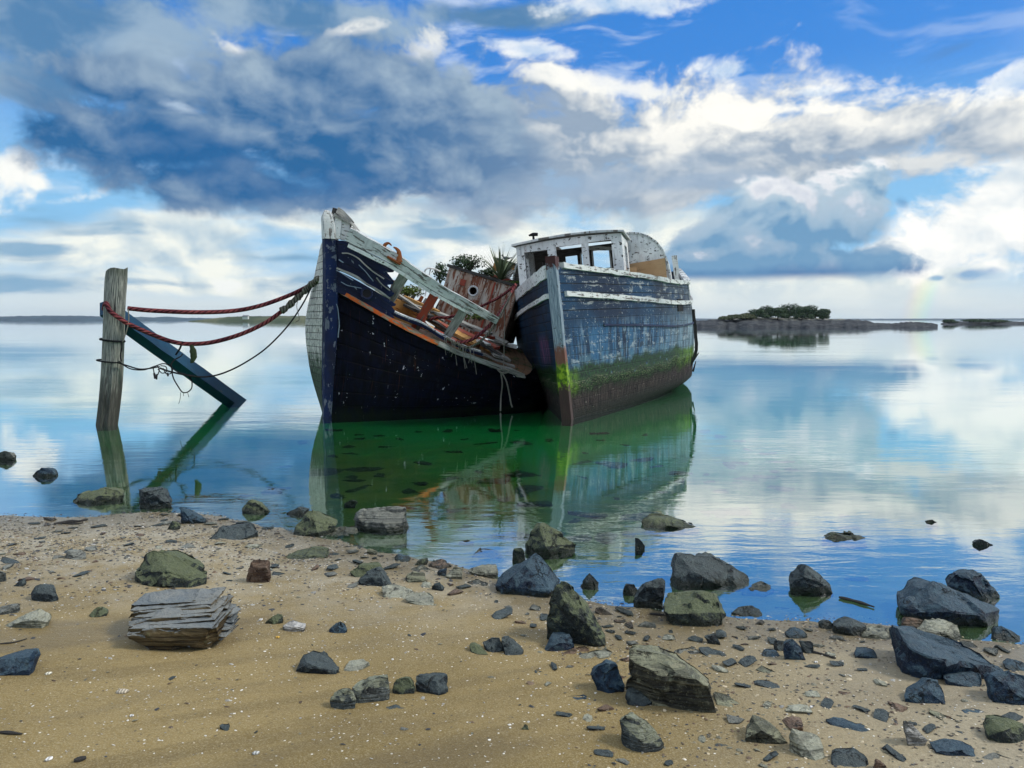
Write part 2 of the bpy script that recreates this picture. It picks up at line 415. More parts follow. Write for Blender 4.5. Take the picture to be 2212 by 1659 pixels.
# ------------------------------------------------------------------ ground: one sheet, beach and sea bed
def ground_sheet():
    ys = []
    y = -6.0
    while y < 1.8: ys.append(y); y += .3
    while y < 8.0: ys.append(y); y += .035 if y < 6.6 else .06
    while y < 22: ys.append(y); y += .2
    while y < 9000: ys.append(y); y *= 1.12
    n = 260
    V = []
    for y in ys:
        hw = 5.2 + max(0, y) * .78 if y < 60 else y * .95
        for i in range(n + 1):
            x = (i / n * 2 - 1) * hw
            V.append((x, y, ground(x, y) if y < 60 else -1.6))
    F = [(j * (n + 1) + i, j * (n + 1) + i + 1, (j + 1) * (n + 1) + i + 1, (j + 1) * (n + 1) + i) for j in range(len(ys) - 1) for i in range(n)]
    m, g = material("beach sand")
    ob = g.obj
    X, Y, Z = g.xyz(ob)
    big = g.noise(ob, .9, 5, .55); mid = g.noise(ob, 5, 5, .6); grain = g.noise(ob, 160, 3, .7); gr2 = g.noise(ob, 55, 4, .65)
    # gentle drainage streaks running diagonally down the beach
    rot = g.n('ShaderNodeVectorRotate', rotation_type='Z_AXIS'); g.put(rot.inputs['Vector'], ob); g.put(rot.inputs['Angle'], R(-27))
    drain = g.noise(g.stretch(rot.outputs[0], .5, 4.5, 1), 1.3, 5, .55)
    col = g.mix(g.step(big, .36, .64), (.168, .116, .033), (.240, .172, .062))
    col = g.mix(g.m('MULTIPLY', g.step(drain, .46, .66), .8), col, (.145, .100, .032))
    col = g.mix(g.step(grain, .42, .75, 0, .5), col, (.46, .40, .25))
    col = g.mix(g.step(gr2, .30, .46, .55, 0), col, (.13, .09, .035))
    # greyer grit near the tide line and on the right
    grit = g.m('MULTIPLY', g.step(Y, 3.0, 5.2), g.step(mid, .35, .65, .25, 1.0))
    gritx = g.m('MULTIPLY', g.step(X, .2, 2.0), .75)
    col = g.mix(g.m('MULTIPLY', g.m('MAXIMUM', grit, gritx), .8), col, g.mix(gr2, (.20, .18, .13), (.50, .46, .36)))
    # shell flecks
    v1 = g.voro(ob, 48.0); pick = g.n('ShaderNodeTexWhiteNoise'); 
    vn = g.n('ShaderNodeTexVoronoi'); g.put(vn.inputs['Vector'], ob); g.put(vn.inputs['Scale'], 42.0)
    cr = g.xyz(vn.outputs['Color'])
    fl = g.m('MULTIPLY', g.step(vn.outputs['Distance'], .22, .12), g.step(cr[0], .87, .90))
    col = g.mix(g.m('MULTIPLY', fl, .85), col, (.80, .77, .66))
    dk = g.m('MULTIPLY', g.step(vn.outputs['Distance'], .25, .16), g.step(cr[1], .90, .93))
    col = g.mix(g.m('MULTIPLY', dk, .7), col, (.05, .045, .04))
    damp = g.m('MULTIPLY', g.step(g.noise(g.stretch(rot.outputs[0], .35, 1.1, 1), 1.1, 5, .6), .50, .62), g.step(Y, 4.9, 3.6))
    col = g.mix(g.m('MULTIPLY', damp, .38), col, (.095, .066, .022))
    # wet sand by the water and the weedy bed under it
    wetline = g.m('ADD', Z, g.m('MULTIPLY', g.m('SUBTRACT', mid, .5), .03))
    wet = g.step(wetline, .050, .004)
    col = g.mix(g.m('MULTIPLY', wet, .6), col, (.105, .085, .048))
    weed = g.m('ADD', g.step(Z, -.015, -.06), g.m('MULTIPLY', g.m('SUBTRACT', g.noise(ob, 1.6, 6, .6), .5), .9), clamp=True)
    wcol = g.mix(g.step(g.noise(ob, 3.2, 5, .6), .38, .62), (.06, .13, .015), (.17, .18, .035))
    wcol = g.mix(g.step(Z, -.055, -.085), wcol, (.010, .38, .12))
    under = g.step(Z, .004, -.02)
    col = g.mix(g.m('MULTIPLY', under, g.m('ADD', .35, g.m('MULTIPLY', weed, .65))), col, wcol)
    h = g.m('ADD', g.m('MULTIPLY', grain, .35), g.m('ADD', g.m('MULTIPLY', gr2, .8), g.m('ADD', g.m('MULTIPLY', mid, .5), g.m('MULTIPLY', fl, .4))))
    rough = g.m('SUBTRACT', .82, g.m('MAXIMUM', g.m('MULTIPLY', wet, .52), g.m('MULTIPLY', damp, .34)))
    nrm = g.bump(h, .55, .012)
    g.done(col, rough, nrm, .35)
    struct(mk("ground", V, F, m, origin=(0, 0, 0)))
ground_sheet()
# ------------------------------------------------------------------ water
def water_sheet():
    m, g = material("clear sea water")
    ob = g.obj
    X, Y, Z = g.xyz(ob)
    # ripple patches: calm tongues and ruffled ones
    patch = g.step(g.noise(g.stretch(ob, .10, .30, 1), 1.0, 5, .6), .42, .62)
    near = g.step(Y, 5.0, 26.0, 1.0, .5)
    r1 = g.noise(g.stretch(ob, .55, 1.9, 1), 4.2, 4, .55, .4)
    r2 = g.noise(g.stretch(ob, .35, 1.3, 1), 1.0, 3, .5)
    h = g.m('ADD', g.m('MULTIPLY', r1, .35), r2)
    st = g.m('MULTIPLY', g.m('ADD', .03, g.m('MULTIPLY', patch, .13)), near)
    nrm = g.bump(h, st, .05)
    lw = g.n('ShaderNodeLayerWeight'); lw.inputs['Blend'].default_value = .5; g.put(lw.inputs['Normal'], nrm)
    f = g.m('POWER', lw.outputs['Facing'], 1.4)
    refl = g.lin(f, 0, 1, .05, 1.0)
    tr = g.n('ShaderNodeBsdfTransparent'); tr.inputs[0].default_value = (.66, .96, .74, 1)
    gl = g.n('ShaderNodeBsdfGlossy'); gl.inputs['Color'].default_value = (.93, .96, 1.0, 1); gl.inputs['Roughness'].default_value = .02
    g.put(gl.inputs['Normal'], nrm)
    ms = g.n('ShaderNodeMixShader'); g.put(ms.inputs[0], refl)
    g.links.new(tr.outputs[0], ms.inputs[1]); g.links.new(gl.outputs[0], ms.inputs[2])
    g.links.new(ms.outputs[0], g.out.inputs[0])
    V = [(-9000, 2.2, 0), (9000, 2.2, 0), (9000, 9500, 0), (-9000, 9500, 0)]
    struct(mk("water", V, [(0, 1, 2, 3)], m, smooth=False, origin=(0, 0, 0)))
water_sheet()
# ------------------------------------------------------------------ far hills and shores
def hill_mat(name, a, b, sc):
    m, g = material(name)
    n = g.noise(g.stretch(g.obj, 1, 1, 2.5), sc, 6, .6)
    return g.done(g.mix(g.step(n, .38, .62), a, b), .95)
def ridge(name, prof, d, depth, mat, wob=0.0, foot=-1.0):
    """land with a skyline from picture points, real height and depth at distance d"""
    rows = [[], [], [], [], []]
    pts = []
    for (u0, v0), (u1, v1) in zip(prof, prof[1:]):
        k = max(1, int(abs(u1 - u0) / 4))
        for i in range(k): pts.append((u0 + (u1 - u0) * i / k, v0 + (v1 - v0) * i / k))
    pts.append(prof[-1])
    for u, v in pts:
        t = P(u, v, d); z = max(t.z, .05)
        nz = fbm(u * .11, d * .01, 3.0) * wob
        x = t.x
        rows[0].append(Vector((x, d - depth * .30, foot)))
        rows[1].append(Vector((x, d - depth * .22 + depth * .06 * mn.noise(Vector((u * .09, 5, d))), z * .35)))
        rows[2].append(Vector((x, d - depth * .08, z * .8)))
        rows[3].append(Vector((x, d, z + nz)))
        rows[4].append(Vector((x, d + depth, foot)))
    n = len(pts); V = [p for r in rows for p in r]
    F = [(j * n + i, j * n + i + 1, (j + 1) * n + i + 1, (j + 1) * n + i) for j in range(4) for i in range(n - 1)]
    return struct(mk(name, V, F, mat))
M_FARHILL = hill_mat("haze blue hill woods", (.018, .045, .07), (.035, .075, .10), .02)  # woods tinted blue: the distant haze is put into their colour
M_SHORE = hill_mat("shore fields", (.030, .050, .018), (.10, .105, .05), .03)
ridge("hills", [(-420,688),(-150,684),(0,683.5),(95,682),(170,682),(235,684),(255,685.5),(300,684.5),(330,686),(360,683.5),(385,686.5),(470,687.5),(600,686),(625,684.5),(660,684),(710,686.5),(760,687),(800,688),(870,689)], 1500, 260, M_FARHILL, 1.2)
ridge("hills", [(700,688),(900,686.5),(1000,687),(1160,687.5),(1400,687.6),(1480,687.8),(1560,688.2),(1900,688.4),(2212,687.5),(2500,686)], 2600, 300, M_FARHILL, .6)
ridge("shore", [(438,690.5),(455,688.5),(475,686),(495,684.2),(530,683),(570,682.5),(640,682.3),(720,681.5),(800,683),(870,688)], 620, 110, M_SHORE, .35)
# small white farm on the left shore
def farmhouse():
    b = P(531, 686.2, 590)
    t = empty("farmhouse", b)
    tag(t, "tiny white farmhouse on the low green shore left of the boats", "house")
    mw, gw = material("farm whitewash"); gw.done(gw.mix(gw.noise(gw.obj, 3), (.45, .46, .44), (.6, .6, .58)), .8)
    mr, gr = material("farm slate"); gr.done(gr.mix(gr.noise(gr.obj, 3), (.12, .13, .14), (.2, .2, .21)), .8)
    w2, dp, h, rh = 2.0, 1.5, .9, .8
    V = [(-w2,-dp,-1.2),(w2,-dp,-1.2),(w2,dp,-1.2),(-w2,dp,-1.2),(-w2,-dp,h),(w2,-dp,h),(w2,dp,h),(-w2,dp,h),(-w2,0,h+rh),(w2,0,h+rh)]
    F = [(0,1,5,4),(2,3,7,6),(1,2,6,9,5),(3,0,4,8,7)]
    mk("wall", [Vector(v) + b for v in V], F, mw, t, smooth=False)
    r = MB()
    for s in (-1, 1):
        r.box8([b + Vector(v) for v in ((-w2-.2,s*(dp+.3),h-.1),(w2+.2,s*(dp+.3),h-.1),(w2+.2,0,h+rh+.03),(-w2-.2,0,h+rh+.03),(-w2-.2,s*(dp+.3),h+.12),(w2+.2,s*(dp+.3),h+.12),(w2+.2,0,h+rh+.25),(-w2-.2,0,h+rh+.25))])
    r.build("roof", mr, t, smooth=False)
    for x in (-1.2, 0, 1.2):
        d = MB(); d.box8([b + Vector((x+i*.25, -dp-j, z)) for z in (.2, .6) for i, j in ((-1,.05),(1,.05),(1,-.05),(-1,-.05))])
        d.build("window", mr, t, smooth=False)
farmhouse()
# ------------------------------------------------------------------ wooded islet and reefs on the right
def rock_ridge_mat():
    m, g = material("reef rock")
    X, Y, Z = g.xyz(g.obj)
    n = g.noise(g.stretch(g.obj, 1, 1, 3), .55, 7, .62)
    dark = g.mix(g.step(n, .38, .62), (.010, .013, .018), (.045, .05, .052))
    pale = g.mix(g.step(g.noise(g.obj, .9, 6, .6), .4, .6), (.05, .06, .035), (.32, .31, .26))
    k = g.step(g.m('ADD', Z, g.m('MULTIPLY', g.m('SUBTRACT', n, .5), 2.0)), 1.9, 2.3)
    return g.done(g.mix(k, dark, pale), .9, g.bump(n, .8, .6))
M_REEF = rock_ridge_mat()
def reef(name, prof, d, depth, base_pts=None):
    """rocky islet: a height field whose skyline follows prof"""
    x0, x1 = prof[0][0], prof[-1][0]
    nu, nv = int((x1 - x0) / 3.0), 16
    V = []
    for j in range(nv + 1):
        t = j / nv
        for i in range(nu + 1):
            u = x0 + (x1 - x0) * i / nu
            for (a, va), (b, vb) in zip(prof, prof[1:]):
                if u <= b + 1e-6: v = va + (vb - va) * (u - a) / (b - a); break
            z = P(u, v, d + depth * .35).z
            k = math.sin(math.pi * min(1, t / .7) * .5) if t < .7 else max(0.0, math.cos((t - .7) / .3 * math.pi / 2))
            end = min(1, (i + .01) / 6, (nu - i + .01) / 6)
            y = d + depth * t * (.6 + .4 * end) + (1 - t) * depth * .22 * fbm(u * .02, 2.2, 5)
            zz = -.5 + (max(z, .1) + .5) * k ** .6 + fbm(u * .12, t * 5, 8) * .32 * k
            V.append((P(u, v, y).x, y, min(zz, max(z, .15) + .15)))
    F = [(j * (nu + 1) + i, j * (nu + 1) + i + 1, (j + 1) * (nu + 1) + i + 1, (j + 1) * (nu + 1) + i) for j in range(nv) for i in range(nu)]
    return struct(mk(name, V, F, M_REEF))
reef("island", [(1440,696),(1490,694),(1530,692),(1555,688),(1570,685.5),(1600,685),(1640,686),(1680,686.5),(1700,684.5),(1740,685.5),(1790,689),(1830,690),(1855,691.5),(1875,694),(1895,698.5),(1930,699),(1960,696.5),(1985,696.3),(2010,698),(2026,701)], 149, 26)
reef("island", [(2032,699.5),(2045,693.5),(2060,694),(2075,695),(2100,693),(2130,692),(2150,692.5),(2170,694.5),(2200,695),(2260,694),(2300,697)], 250, 30)
reef("island", [(2036,702.5),(2050,701.3),(2068,701),(2080,702.8)], 215, 8)
# ------------------------------------------------------------------ foliage
def leaf_mat(name, a, b, sc=.6):
    m, g = material(name)
    oi = g.n('ShaderNodeObjectInfo')
    n = g.noise(g.obj, sc, 4, .6)
    ri = g.geo.outputs['Random Per Island']
    c = g.mix(g.m('ADD', g.m('MULTIPLY', n, .8), g.m('SUBTRACT', g.m('MULTIPLY', ri, .7), .25), clamp=True), a, b)
    return g.done(c, .7)
M_LEAF = leaf_mat("islet leaves", (.010, .032, .014), (.035, .075, .022))
M_LEAF2 = leaf_mat("shrub leaves", (.035, .055, .020), (.10, .11, .05))
M_BARK, gb = material("bark"); gb.done(gb.mix(gb.noise(gb.stretch(gb.obj, 6, 6, 1), 2), (.03, .025, .02), (.08, .07, .06)), .9)
def leaf_cloud(lobes, n, size, mat, name, parent, rnd):
    V, F = [], []
    tot = sum(r[0] * r[2] for _, r in lobes)
    for c, r in lobes:
        for _ in range(int(n * r[0] * r[2] / tot)):
            d = Vector((rnd.gauss(0, 1), rnd.gauss(0, 1), rnd.gauss(0, 1))).normalized()
            k = rnd.uniform(.55, 1.04) * (1 + .16 * mn.noise(d * 2.6 + c))
            p = c + Vector((d.x * r[0], d.y * r[1], d.z * r[2])) * k
            nn = (d + Vector((rnd.uniform(-1, 1), rnd.uniform(-1, 1), rnd.uniform(-.3, 1)))).normalized()
            a = nn.orthogonal().normalized(); a.rotate(Matrix.Rotation(rnd.random() * 6.28, 3, nn)); b = nn.cross(a)
            s = size * rnd.uniform(.6, 1.3)
            i0 = len(V)
            V += [p - a * s, p - b * s * .45, p + a * s, p + b * s * .45]
            F.append((i0, i0 + 1, i0 + 2, i0 + 3))
    return mk(name, V, F, mat, parent, smooth=False)
def tree(u, vt, vb, wpx, d, label, rnd, mat=None, name="tree", cat="tree"):
    base = P(u, vb, d); top = P(u, vt, d).z; H = top - base.z; W = wpx / FPX * d
    t = empty(name, base); tag(t, label, cat, "trees on the wooded islet" if cat == "tree" else None)
    tr = MB(); k = Vector((rnd.uniform(-.3, .3), 0, 0))
    tr.tube([base - Vector((0, 0, .4)), base + k * .5 + Vector((0, 0, H * .35)), base + k + Vector((0, 0, H * .75))], .16 * H / 3, 7, 4, lambda a, l: 1 - .7 * a)
    for q in range(5):
        a = rnd.random() * 6.28; s = base + k * .6 + Vector((0, 0, H * rnd.uniform(.3, .55)))
        e = s + Vector((math.cos(a) * W * .33, math.sin(a) * W * .33, H * .25))
        tr.tube([s, s.lerp(e, .5) + Vector((0, 0, .1)), e], .07 * H / 3, 5, 3, lambda a, l: 1 - .7 * a)
    tr.build("trunk", M_BARK, t)
    lobes = []
    for q in range(7):
        a = q / 7 * 6.28 + rnd.random(); rr = W * .5 * rnd.uniform(.35, .62)
        lobes.append((base + k + Vector((math.cos(a) * W * .28, math.sin(a) * W * .28, H * rnd.uniform(.28, .70))), (rr, rr, H * rnd.uniform(.24, .32))))
    for q in range(4): lobes.append((base + Vector((rnd.uniform(-.4, .4) * W, -W * rnd.uniform(.1, .35), H * rnd.uniform(.14, .34))), (W * .26, W * .26, H * .2)))
    lobes.append((base + k + Vector((0, 0, H * .72)), (W * .32, W * .32, H * .27)))
    leaf_cloud(lobes, 2400, .19, mat or M_LEAF, "crown", t, rnd)
rt = random.Random(5)
TL = [(1630,667,687,46,160,"dark tree at the low left end of the wooded islet"),(1652,658.5,687,42,164,"round dark tree on the islet, second from the left end of its wood"),
      (1680,663,687,40,160,"dark tree standing just left of the middle of the islet wood"),(1706,655.5,687,46,164,"tallest round tree in the middle of the islet wood"),
      (1733,661,688,38,159,"dark tree right of the tallest tree on the islet"),(1756,658,688,36,163,"dark tree second from the right end of the islet wood"),
      (1777,666,689,26,160,"narrow tree leaning at the right end of the islet wood")]
for a in TL: tree(*a, rt)
for u, vt, vb, wp, lab in ((1592,679,689,44,"low olive shrub on pale rocks left of the islet trees"),(1566,683,690,26,"smallest shrub at the left tip of the rocky islet"),(1614,676,689,30,"olive shrub touching the leftmost islet tree")):
    tree(u, vt, vb, wp, 158, lab, rt, M_LEAF2, "shrub", "shrub")
for u, vt, vb, wp, lab in ((2052,689.5,697,26,"dark shrub at the left end of the far right reef"),(2110,688.5,696,60,"wide dark shrub in the middle of the far right reef"),(2150,690,696,50,"dark shrub right of centre on the far right reef")):
    tree(u, vt, vb, wp, 256, lab, rt, M_LEAF, "shrub", "shrub")
# ------------------------------------------------------------------ weathered wood and paint
def seams(g, coord, pitch, width=.06):
    f = g.m('FRACT', g.m('DIVIDE', coord, pitch))
    d = g.m('ABSOLUTE', g.m('SUBTRACT', f, .5))
    return g.step(d, .5 - width, .5)            # 1 in the seam
def wood_mat(name, a, b, dark=(.02, .018, .015), sc=1.0, bumpk=.6, rough=.85):
    """bare grey timber, grain along the first texture axis"""
    m, g = material(name)
    uv = g.uv
    gr = g.noise(g.stretch(uv, 2.0, 30, 1), 2.2 * sc, 6, .62, .4)
    crack = g.noise(g.stretch(uv, 1.3, 22, 1), 1.6 * sc, 4, .6)
    c = g.mix(g.step(gr, .34, .66), a, b)
    ck = g.step(crack, .40, .33)
    c = g.mix(ck, c, dark)
    blot = g.noise(g.obj, 3.0, 4, .6)
    c = g.mix(g.m('MULTIPLY', g.step(blot, .55, .7), .5), c, dark)
    return g.done(c, rough, g.bump(g.m('SUBTRACT', gr, g.m('MULTIPLY', ck, .8)), bumpk, .012), .25)
def paint_mat(name, paint, paint2, bare=(.05, .045, .04), chip=.60, under=None, rough=.55, chipscale=9.0, seam=None, rust=0.0, stretch=(1, 1)):
    """old paint flaking off boards"""
    m, g = material(name)
    uv = g.stretch(g.uv, stretch[0], stretch[1], 1)
    big = g.noise(uv, 1.4, 4, .6)
    n = g.noise(uv, chipscale, 8, .62)
    n2 = g.noise(g.vm('ADD', uv, (4.1, 2.2, 0)), chipscale * .33, 6, .65)
    c = g.mix(g.step(big, .35, .65), paint, paint2)
    c = g.mix(g.m('MULTIPLY', g.step(g.noise(g.stretch(g.uv, 8, 1.2, 1), 2, 4, .6), .5, .75), .4), c, bare)
    k = g.m('MAXIMUM', g.step(n, chip, chip + .02), g.step(n2, chip + .07, chip + .085))
    bc = g.mix(g.noise(uv, 25, 4, .6), bare, under if under else tuple(x * 1.8 for x in bare))
    c = g.mix(k, c, bc)
    if rust:
        rn = g.noise(g.stretch(g.uv, 5, 1.1, 1), 1.7, 5, .6)
        c = g.mix(g.m('MULTIPLY', g.step(rn, .56, .70), rust), c, (.20, .055, .012))
    h = g.m('SUBTRACT', g.m('MULTIPLY', g.noise(uv, 30, 3, .6), .3), k)
    if seam:
        s_ = seams(g, g.xyz(g.uv)[1], seam)
        c = g.mix(g.m('MULTIPLY', s_, .8), c, (.01, .01, .012)); h = g.m('SUBTRACT', h, g.m('MULTIPLY', s_, 1.5))
    return g.done(c, rough, g.bump(h, .55, .010), .18)
def right_hull_mat(name, port):
    """texture: first axis metres aft of the stem, second height in metres"""
    m, g = material(name)
    U, V, _ = g.xyz(g.uv)
    uv = g.uv
    wav = g.m('MULTIPLY', g.m('SUBTRACT', g.noise(uv, 1.6, 5, .6), .5), .5)
    vs = g.noise(g.stretch(uv, 4.5, .55, 1), 2.4, 6, .62)                 # run-down streaks
    vs2 = g.noise(g.stretch(uv, 11, .7, 1), 2.0, 5, .6)
    big = g.noise(uv, .75, 4, .55); fine = g.noise(uv, 16, 8, .65); mid = g.noise(uv, 5, 6, .62)
    navy = g.mix(g.step(big, .4, .62), (.0018, .012, .034), (.003, .034, .080))
    c = navy
    if not port:
        c = g.mix(g.m('MULTIPLY', g.m('MULTIPLY', g.step(U, 2.8, 5.4), .85), g.step(mid, .36, .56)), c, (.055, .070, .080))
        # bleached, streaked belt below the rubbing strake
        belt = g.m('MULTIPLY', g.step(V, 1.66, 1.30), g.step(U, .0, 1.0, .45, 1.0))
        c = g.mix(g.m('MULTIPLY', belt, g.step(vs, .44, .58)), c, (.022, .095, .19))
        c = g.mix(g.m('MULTIPLY', g.m('MULTIPLY', belt, g.step(g.noise(g.stretch(uv, 2.2, .5, 1), 2.0, 6, .66), .55, .64)), .6), c, (.22, .31, .37))
        c = g.mix(g.m('MULTIPLY', g.m('MULTIPLY', belt, g.step(vs2, .58, .66)), .40), c, (.40, .47, .50))
        c = g.mix(g.m('MULTIPLY', g.m('MULTIPLY', g.step(U, 3.2, 6.0), belt), g.m('MULTIPLY', g.step(vs, .40, .58), .75)), c, (.22, .30, .33))
        c = g.mix(g.m('MULTIPLY', g.m('MULTIPLY', g.step(V, 1.15, .8), g.step(mid, .44, .60)), .65), c, (.10, .20, .26))
        up = g.step(V, 1.62, 1.9)
        worn = g.m('MULTIPLY', g.step(g.noise(g.stretch(uv, 1.6, 9, 1), 1.6, 6, .66), .55, .60), g.step(mid, .42, .52))
        c = g.mix(g.m('MULTIPLY', g.m('MULTIPLY', up, worn), .8), c, (.30, .32, .31))
        c = g.mix(g.m('MULTIPLY', g.m('MULTIPLY', g.step(V, 1.6, 1.2), g.step(g.noise(g.stretch(uv, 1.2, 2.4, 1), 2.6, 7, .68), .56, .61)), .6), c, (.33, .38, .40))
        c = g.mix(g.m('MULTIPLY', up, g.m('MULTIPLY', g.step(mid, .58, .66), .75)), c, (.30, .33, .33))
        c = g.mix(g.m('MULTIPLY', g.step(g.noise(uv, 3.1, 5, .7), .60, .68), .8), c, (.012, .014, .018))
        chipt = .60
    else:
        c = g.mix(g.m('MULTIPLY', g.step(vs, .5, .68), .4), c, (.03, .06, .13))
        c = g.mix(g.m('MULTIPLY', g.step(g.noise(uv, 2.4, 6, .66), .50, .58), .8), c, (.004, .006, .010))
        pr = g.m('MULTIPLY', g.m('MULTIPLY', g.step(U, .45, .75), g.step(U, 1.5, 1.1)), g.m('MULTIPLY', g.step(V, 1.45, 1.2), g.step(V, .8, 1.0)))
        c = g.mix(g.m('MULTIPLY', pr, g.step(vs2, .44, .6)), c, (.20, .075, .17))
        chipt = .66
    chips = g.m('MULTIPLY', g.step(fine, chipt, chipt + .04), g.step(mid, .4, .58))
    c = g.mix(chips, c, (.42, .44, .42))
    # below the old waterline: bottom paint, shells, weed
    fv = g.m('ADD', V, wav)
    bot = g.step(fv, .62, .50)
    bcol = g.mix(g.step(g.noise(g.stretch(uv, 10, 1.5, 1), 2, 6, .65), .38, .64), (.009, .008, .008), (.058, .042, .038))
    bcol = g.mix(g.m('MULTIPLY', g.step(mid, .5, .7), g.step(U, 3, 5, 0, .5)), bcol, (.06, .030, .052))
    bcol = g.mix(g.step(fine, .62, .68), bcol, (.32, .29, .25))
    c = g.mix(bot, c, bcol)
    gb_ = g.m('MULTIPLY', g.step(fv, .88, .74), g.step(fv, .28, .50))
    moss = g.mix(g.step(fine, .42, .60), (.002, .010, .004), (.011, .046, .009))
    bright = g.m('MULTIPLY', g.m('MAXIMUM', g.step(U, .42, .02), g.m('MULTIPLY', g.step(U, 4.4, 6.0), .8)), g.step(mid, .36, .58))
    moss = g.mix(bright, moss, g.mix(fine, (.03, .10, .004), (.16, .28, .006)))
    c = g.mix(g.m('MULTIPLY', gb_, g.step(g.noise(uv, 7, 6, .65), .30, .42)), c, moss)
    bar = g.m('MULTIPLY', g.m('MULTIPLY', g.step(fv, .40, .50), g.step(fv, .64, .58)), g.step(g.noise(uv, 45, 3, .6), .55, .66))
    c = g.mix(g.m('MULTIPLY', bar, .9), c, (.34, .33, .20))
    low = g.step(V, .22, .02)
    c = g.mix(g.m('MULTIPLY', low, .7), c, (.012, .016, .012))
    pl = seams(g, g.m('ADD', V, g.m('MULTIPLY', U, .012)), .145, .07)
    upm = g.step(V, 1.55, 1.75) if not port else g.step(V, 1.2, 1.5)
    sm = g.m('MULTIPLY', pl, g.m('ADD', g.m('MULTIPLY', upm, .8), .22))
    c = g.mix(g.m('MULTIPLY', sm, .75), c, (.006, .006, .009))
    h = g.m('SUBTRACT', g.m('ADD', g.m('MULTIPLY', fine, .4), g.m('MULTIPLY', g.m('MULTIPLY', bot, g.noise(uv, 40, 4, .7)), 1.6)), g.m('ADD', g.m('MULTIPLY', sm, 1.6), g.m('MULTIPLY', chips, .3)))
    rough = g.m('ADD', .58, g.m('MULTIPLY', bot, .25))
    return g.done(c, rough, g.bump(h, .9, .020), .18)
def left_hull_mat(name):
    m, g = material(name)
    U, V, _ = g.xyz(g.uv); uv = g.uv
    fine = g.noise(uv, 15, 8, .65); mid = g.noise(uv, 4, 6, .62); vs = g.noise(g.stretch(uv, 5, .6, 1), 2, 5, .6)
    c = g.mix(g.step(mid, .38, .64), (.0008, .0012, .003), (.0016, .0028, .010))
    c = g.mix(g.m('MULTIPLY', g.step(vs, .58, .70), .25), c, (.010, .016, .035))
    c = g.mix(g.m('MULTIPLY', g.step(U, .9, .1), g.m('MULTIPLY', g.step(V, .8, 1.7), .7)), c, (.004, .014, .07))
    c = g.mix(g.m('MULTIPLY', g.step(g.noise(g.vm('ADD', uv, (7, 3, 0)), 2.2, 5, .65), .6, .7), .6), c, (.012, .014, .02))
    fl = g.m('MULTIPLY', g.step(g.noise(g.stretch(uv, .8, 1.4, 1), 9, 6, .62), .635, .65), g.m('MULTIPLY', g.step(g.noise(uv, 1.7, 4, .6), .52, .60), g.step(V, .6, 1.1)))
    c = g.mix(fl, c, (.5, .5, .55))
    c = g.mix(g.m('MULTIPLY', g.step(V, .45, .1), .8), c, (.010, .014, .010))
    pl = seams(g, V, .17, .05)
    rs_ = g.m('MULTIPLY', g.step(g.noise(g.stretch(uv, 6, .8, 1), 1.8, 5, .65), .60, .68), g.step(V, .7, 1.6))
    c = g.mix(g.m('MULTIPLY', rs_, .55), c, (.075, .026, .012))
    c = g.mix(g.m('MULTIPLY', pl, .5), c, (.0005, .0005, .001))
    tide = g.m('MULTIPLY', g.step(g.m('ADD', V, g.m('MULTIPLY', g.m('SUBTRACT', mid, .5), .3)), .88, .70), .55)
    c = g.mix(tide, c, g.mix(fine, (.002, .004, .003), (.020, .028, .014)))
    h = g.m('SUBTRACT', g.m('MULTIPLY', fine, .8), g.m('MULTIPLY', pl, 1.8))
    return g.done(c, .6, g.bump(h, .9, .018), .07)
def white_plank_mat(name):
    """bleached, cracked planks of the far bow"""
    m, g = material(name)
    U, V, _ = g.xyz(g.uv); uv = g.uv
    fine = g.noise(uv, 13, 8, .68); vs = g.noise(g.stretch(uv, 9, 1.6, 1), 2, 6, .65); mid = g.noise(uv, 3.5, 5, .6)
    c = g.mix(g.step(vs, .36, .62), (.30, .29, .26), (.72, .71, .64))
    c = g.mix(g.m('MULTIPLY', g.step(fine, .53, .60), .9), c, (.045, .05, .05))
    low = g.step(g.m('ADD', V, g.m('MULTIPLY', g.m('SUBTRACT', mid, .5), .7)), 1.12, .85)
    c = g.mix(low, c, g.mix(g.step(fine, .4, .6), (.016, .028, .022), (.06, .10, .05)))
    fle = g.m('MULTIPLY', g.m('MULTIPLY', low, g.step(V, .62, .95)), g.step(g.noise(g.stretch(uv, 2.5, 1, 1), 9, 5, .6), .56, .6))
    c = g.mix(fle, c, (.6, .6, .56))
    rs = g.m('MULTIPLY', g.step(g.noise(uv, 2.2, 5, .6), .6, .7), .5)
    c = g.mix(g.m('MULTIPLY', rs, g.step(V, 1.2, 1.5)), c, (.24, .10, .04))
    pl = seams(g, V, .115, .08)
    c = g.mix(g.m('MULTIPLY', pl, .8), c, (.02, .02, .02))
    h = g.m('SUBTRACT', g.m('MULTIPLY', fine, .7), g.m('MULTIPLY', pl, 1.3))
    return g.done(c, .8, g.bump(h, .7, .014), .2)
M_RH_S = right_hull_mat("starboard hull paint", False)
M_RH_P = right_hull_mat("port hull paint", True)
M_LH = left_hull_mat("black wreck hull")
M_WPL = white_plank_mat("bleached planks")
M_WHITE = paint_mat("flaking white paint", (.78, .79, .76), (.56, .58, .57), (.055, .05, .045), .585, rust=.30, chipscale=15, stretch=(.8, 1.2))
M_WHITE_D = paint_mat("worn white paint", (.66, .67, .64), (.40, .43, .43), (.07, .065, .06), .545, (.20, .19, .17), rust=.45, chipscale=12, stretch=(.35, 1.7))
M_GREYW = wood_mat("grey timber", (.16, .16, .145), (.36, .36, .33))
M_DKWOOD = wood_mat("dark wet timber", (.018, .018, .018), (.07, .066, .06))
M_POST = wood_mat("weathered post", (.085, .09, .075), (.27, .27, .23), (.012, .013, .012), .8, 1.0)
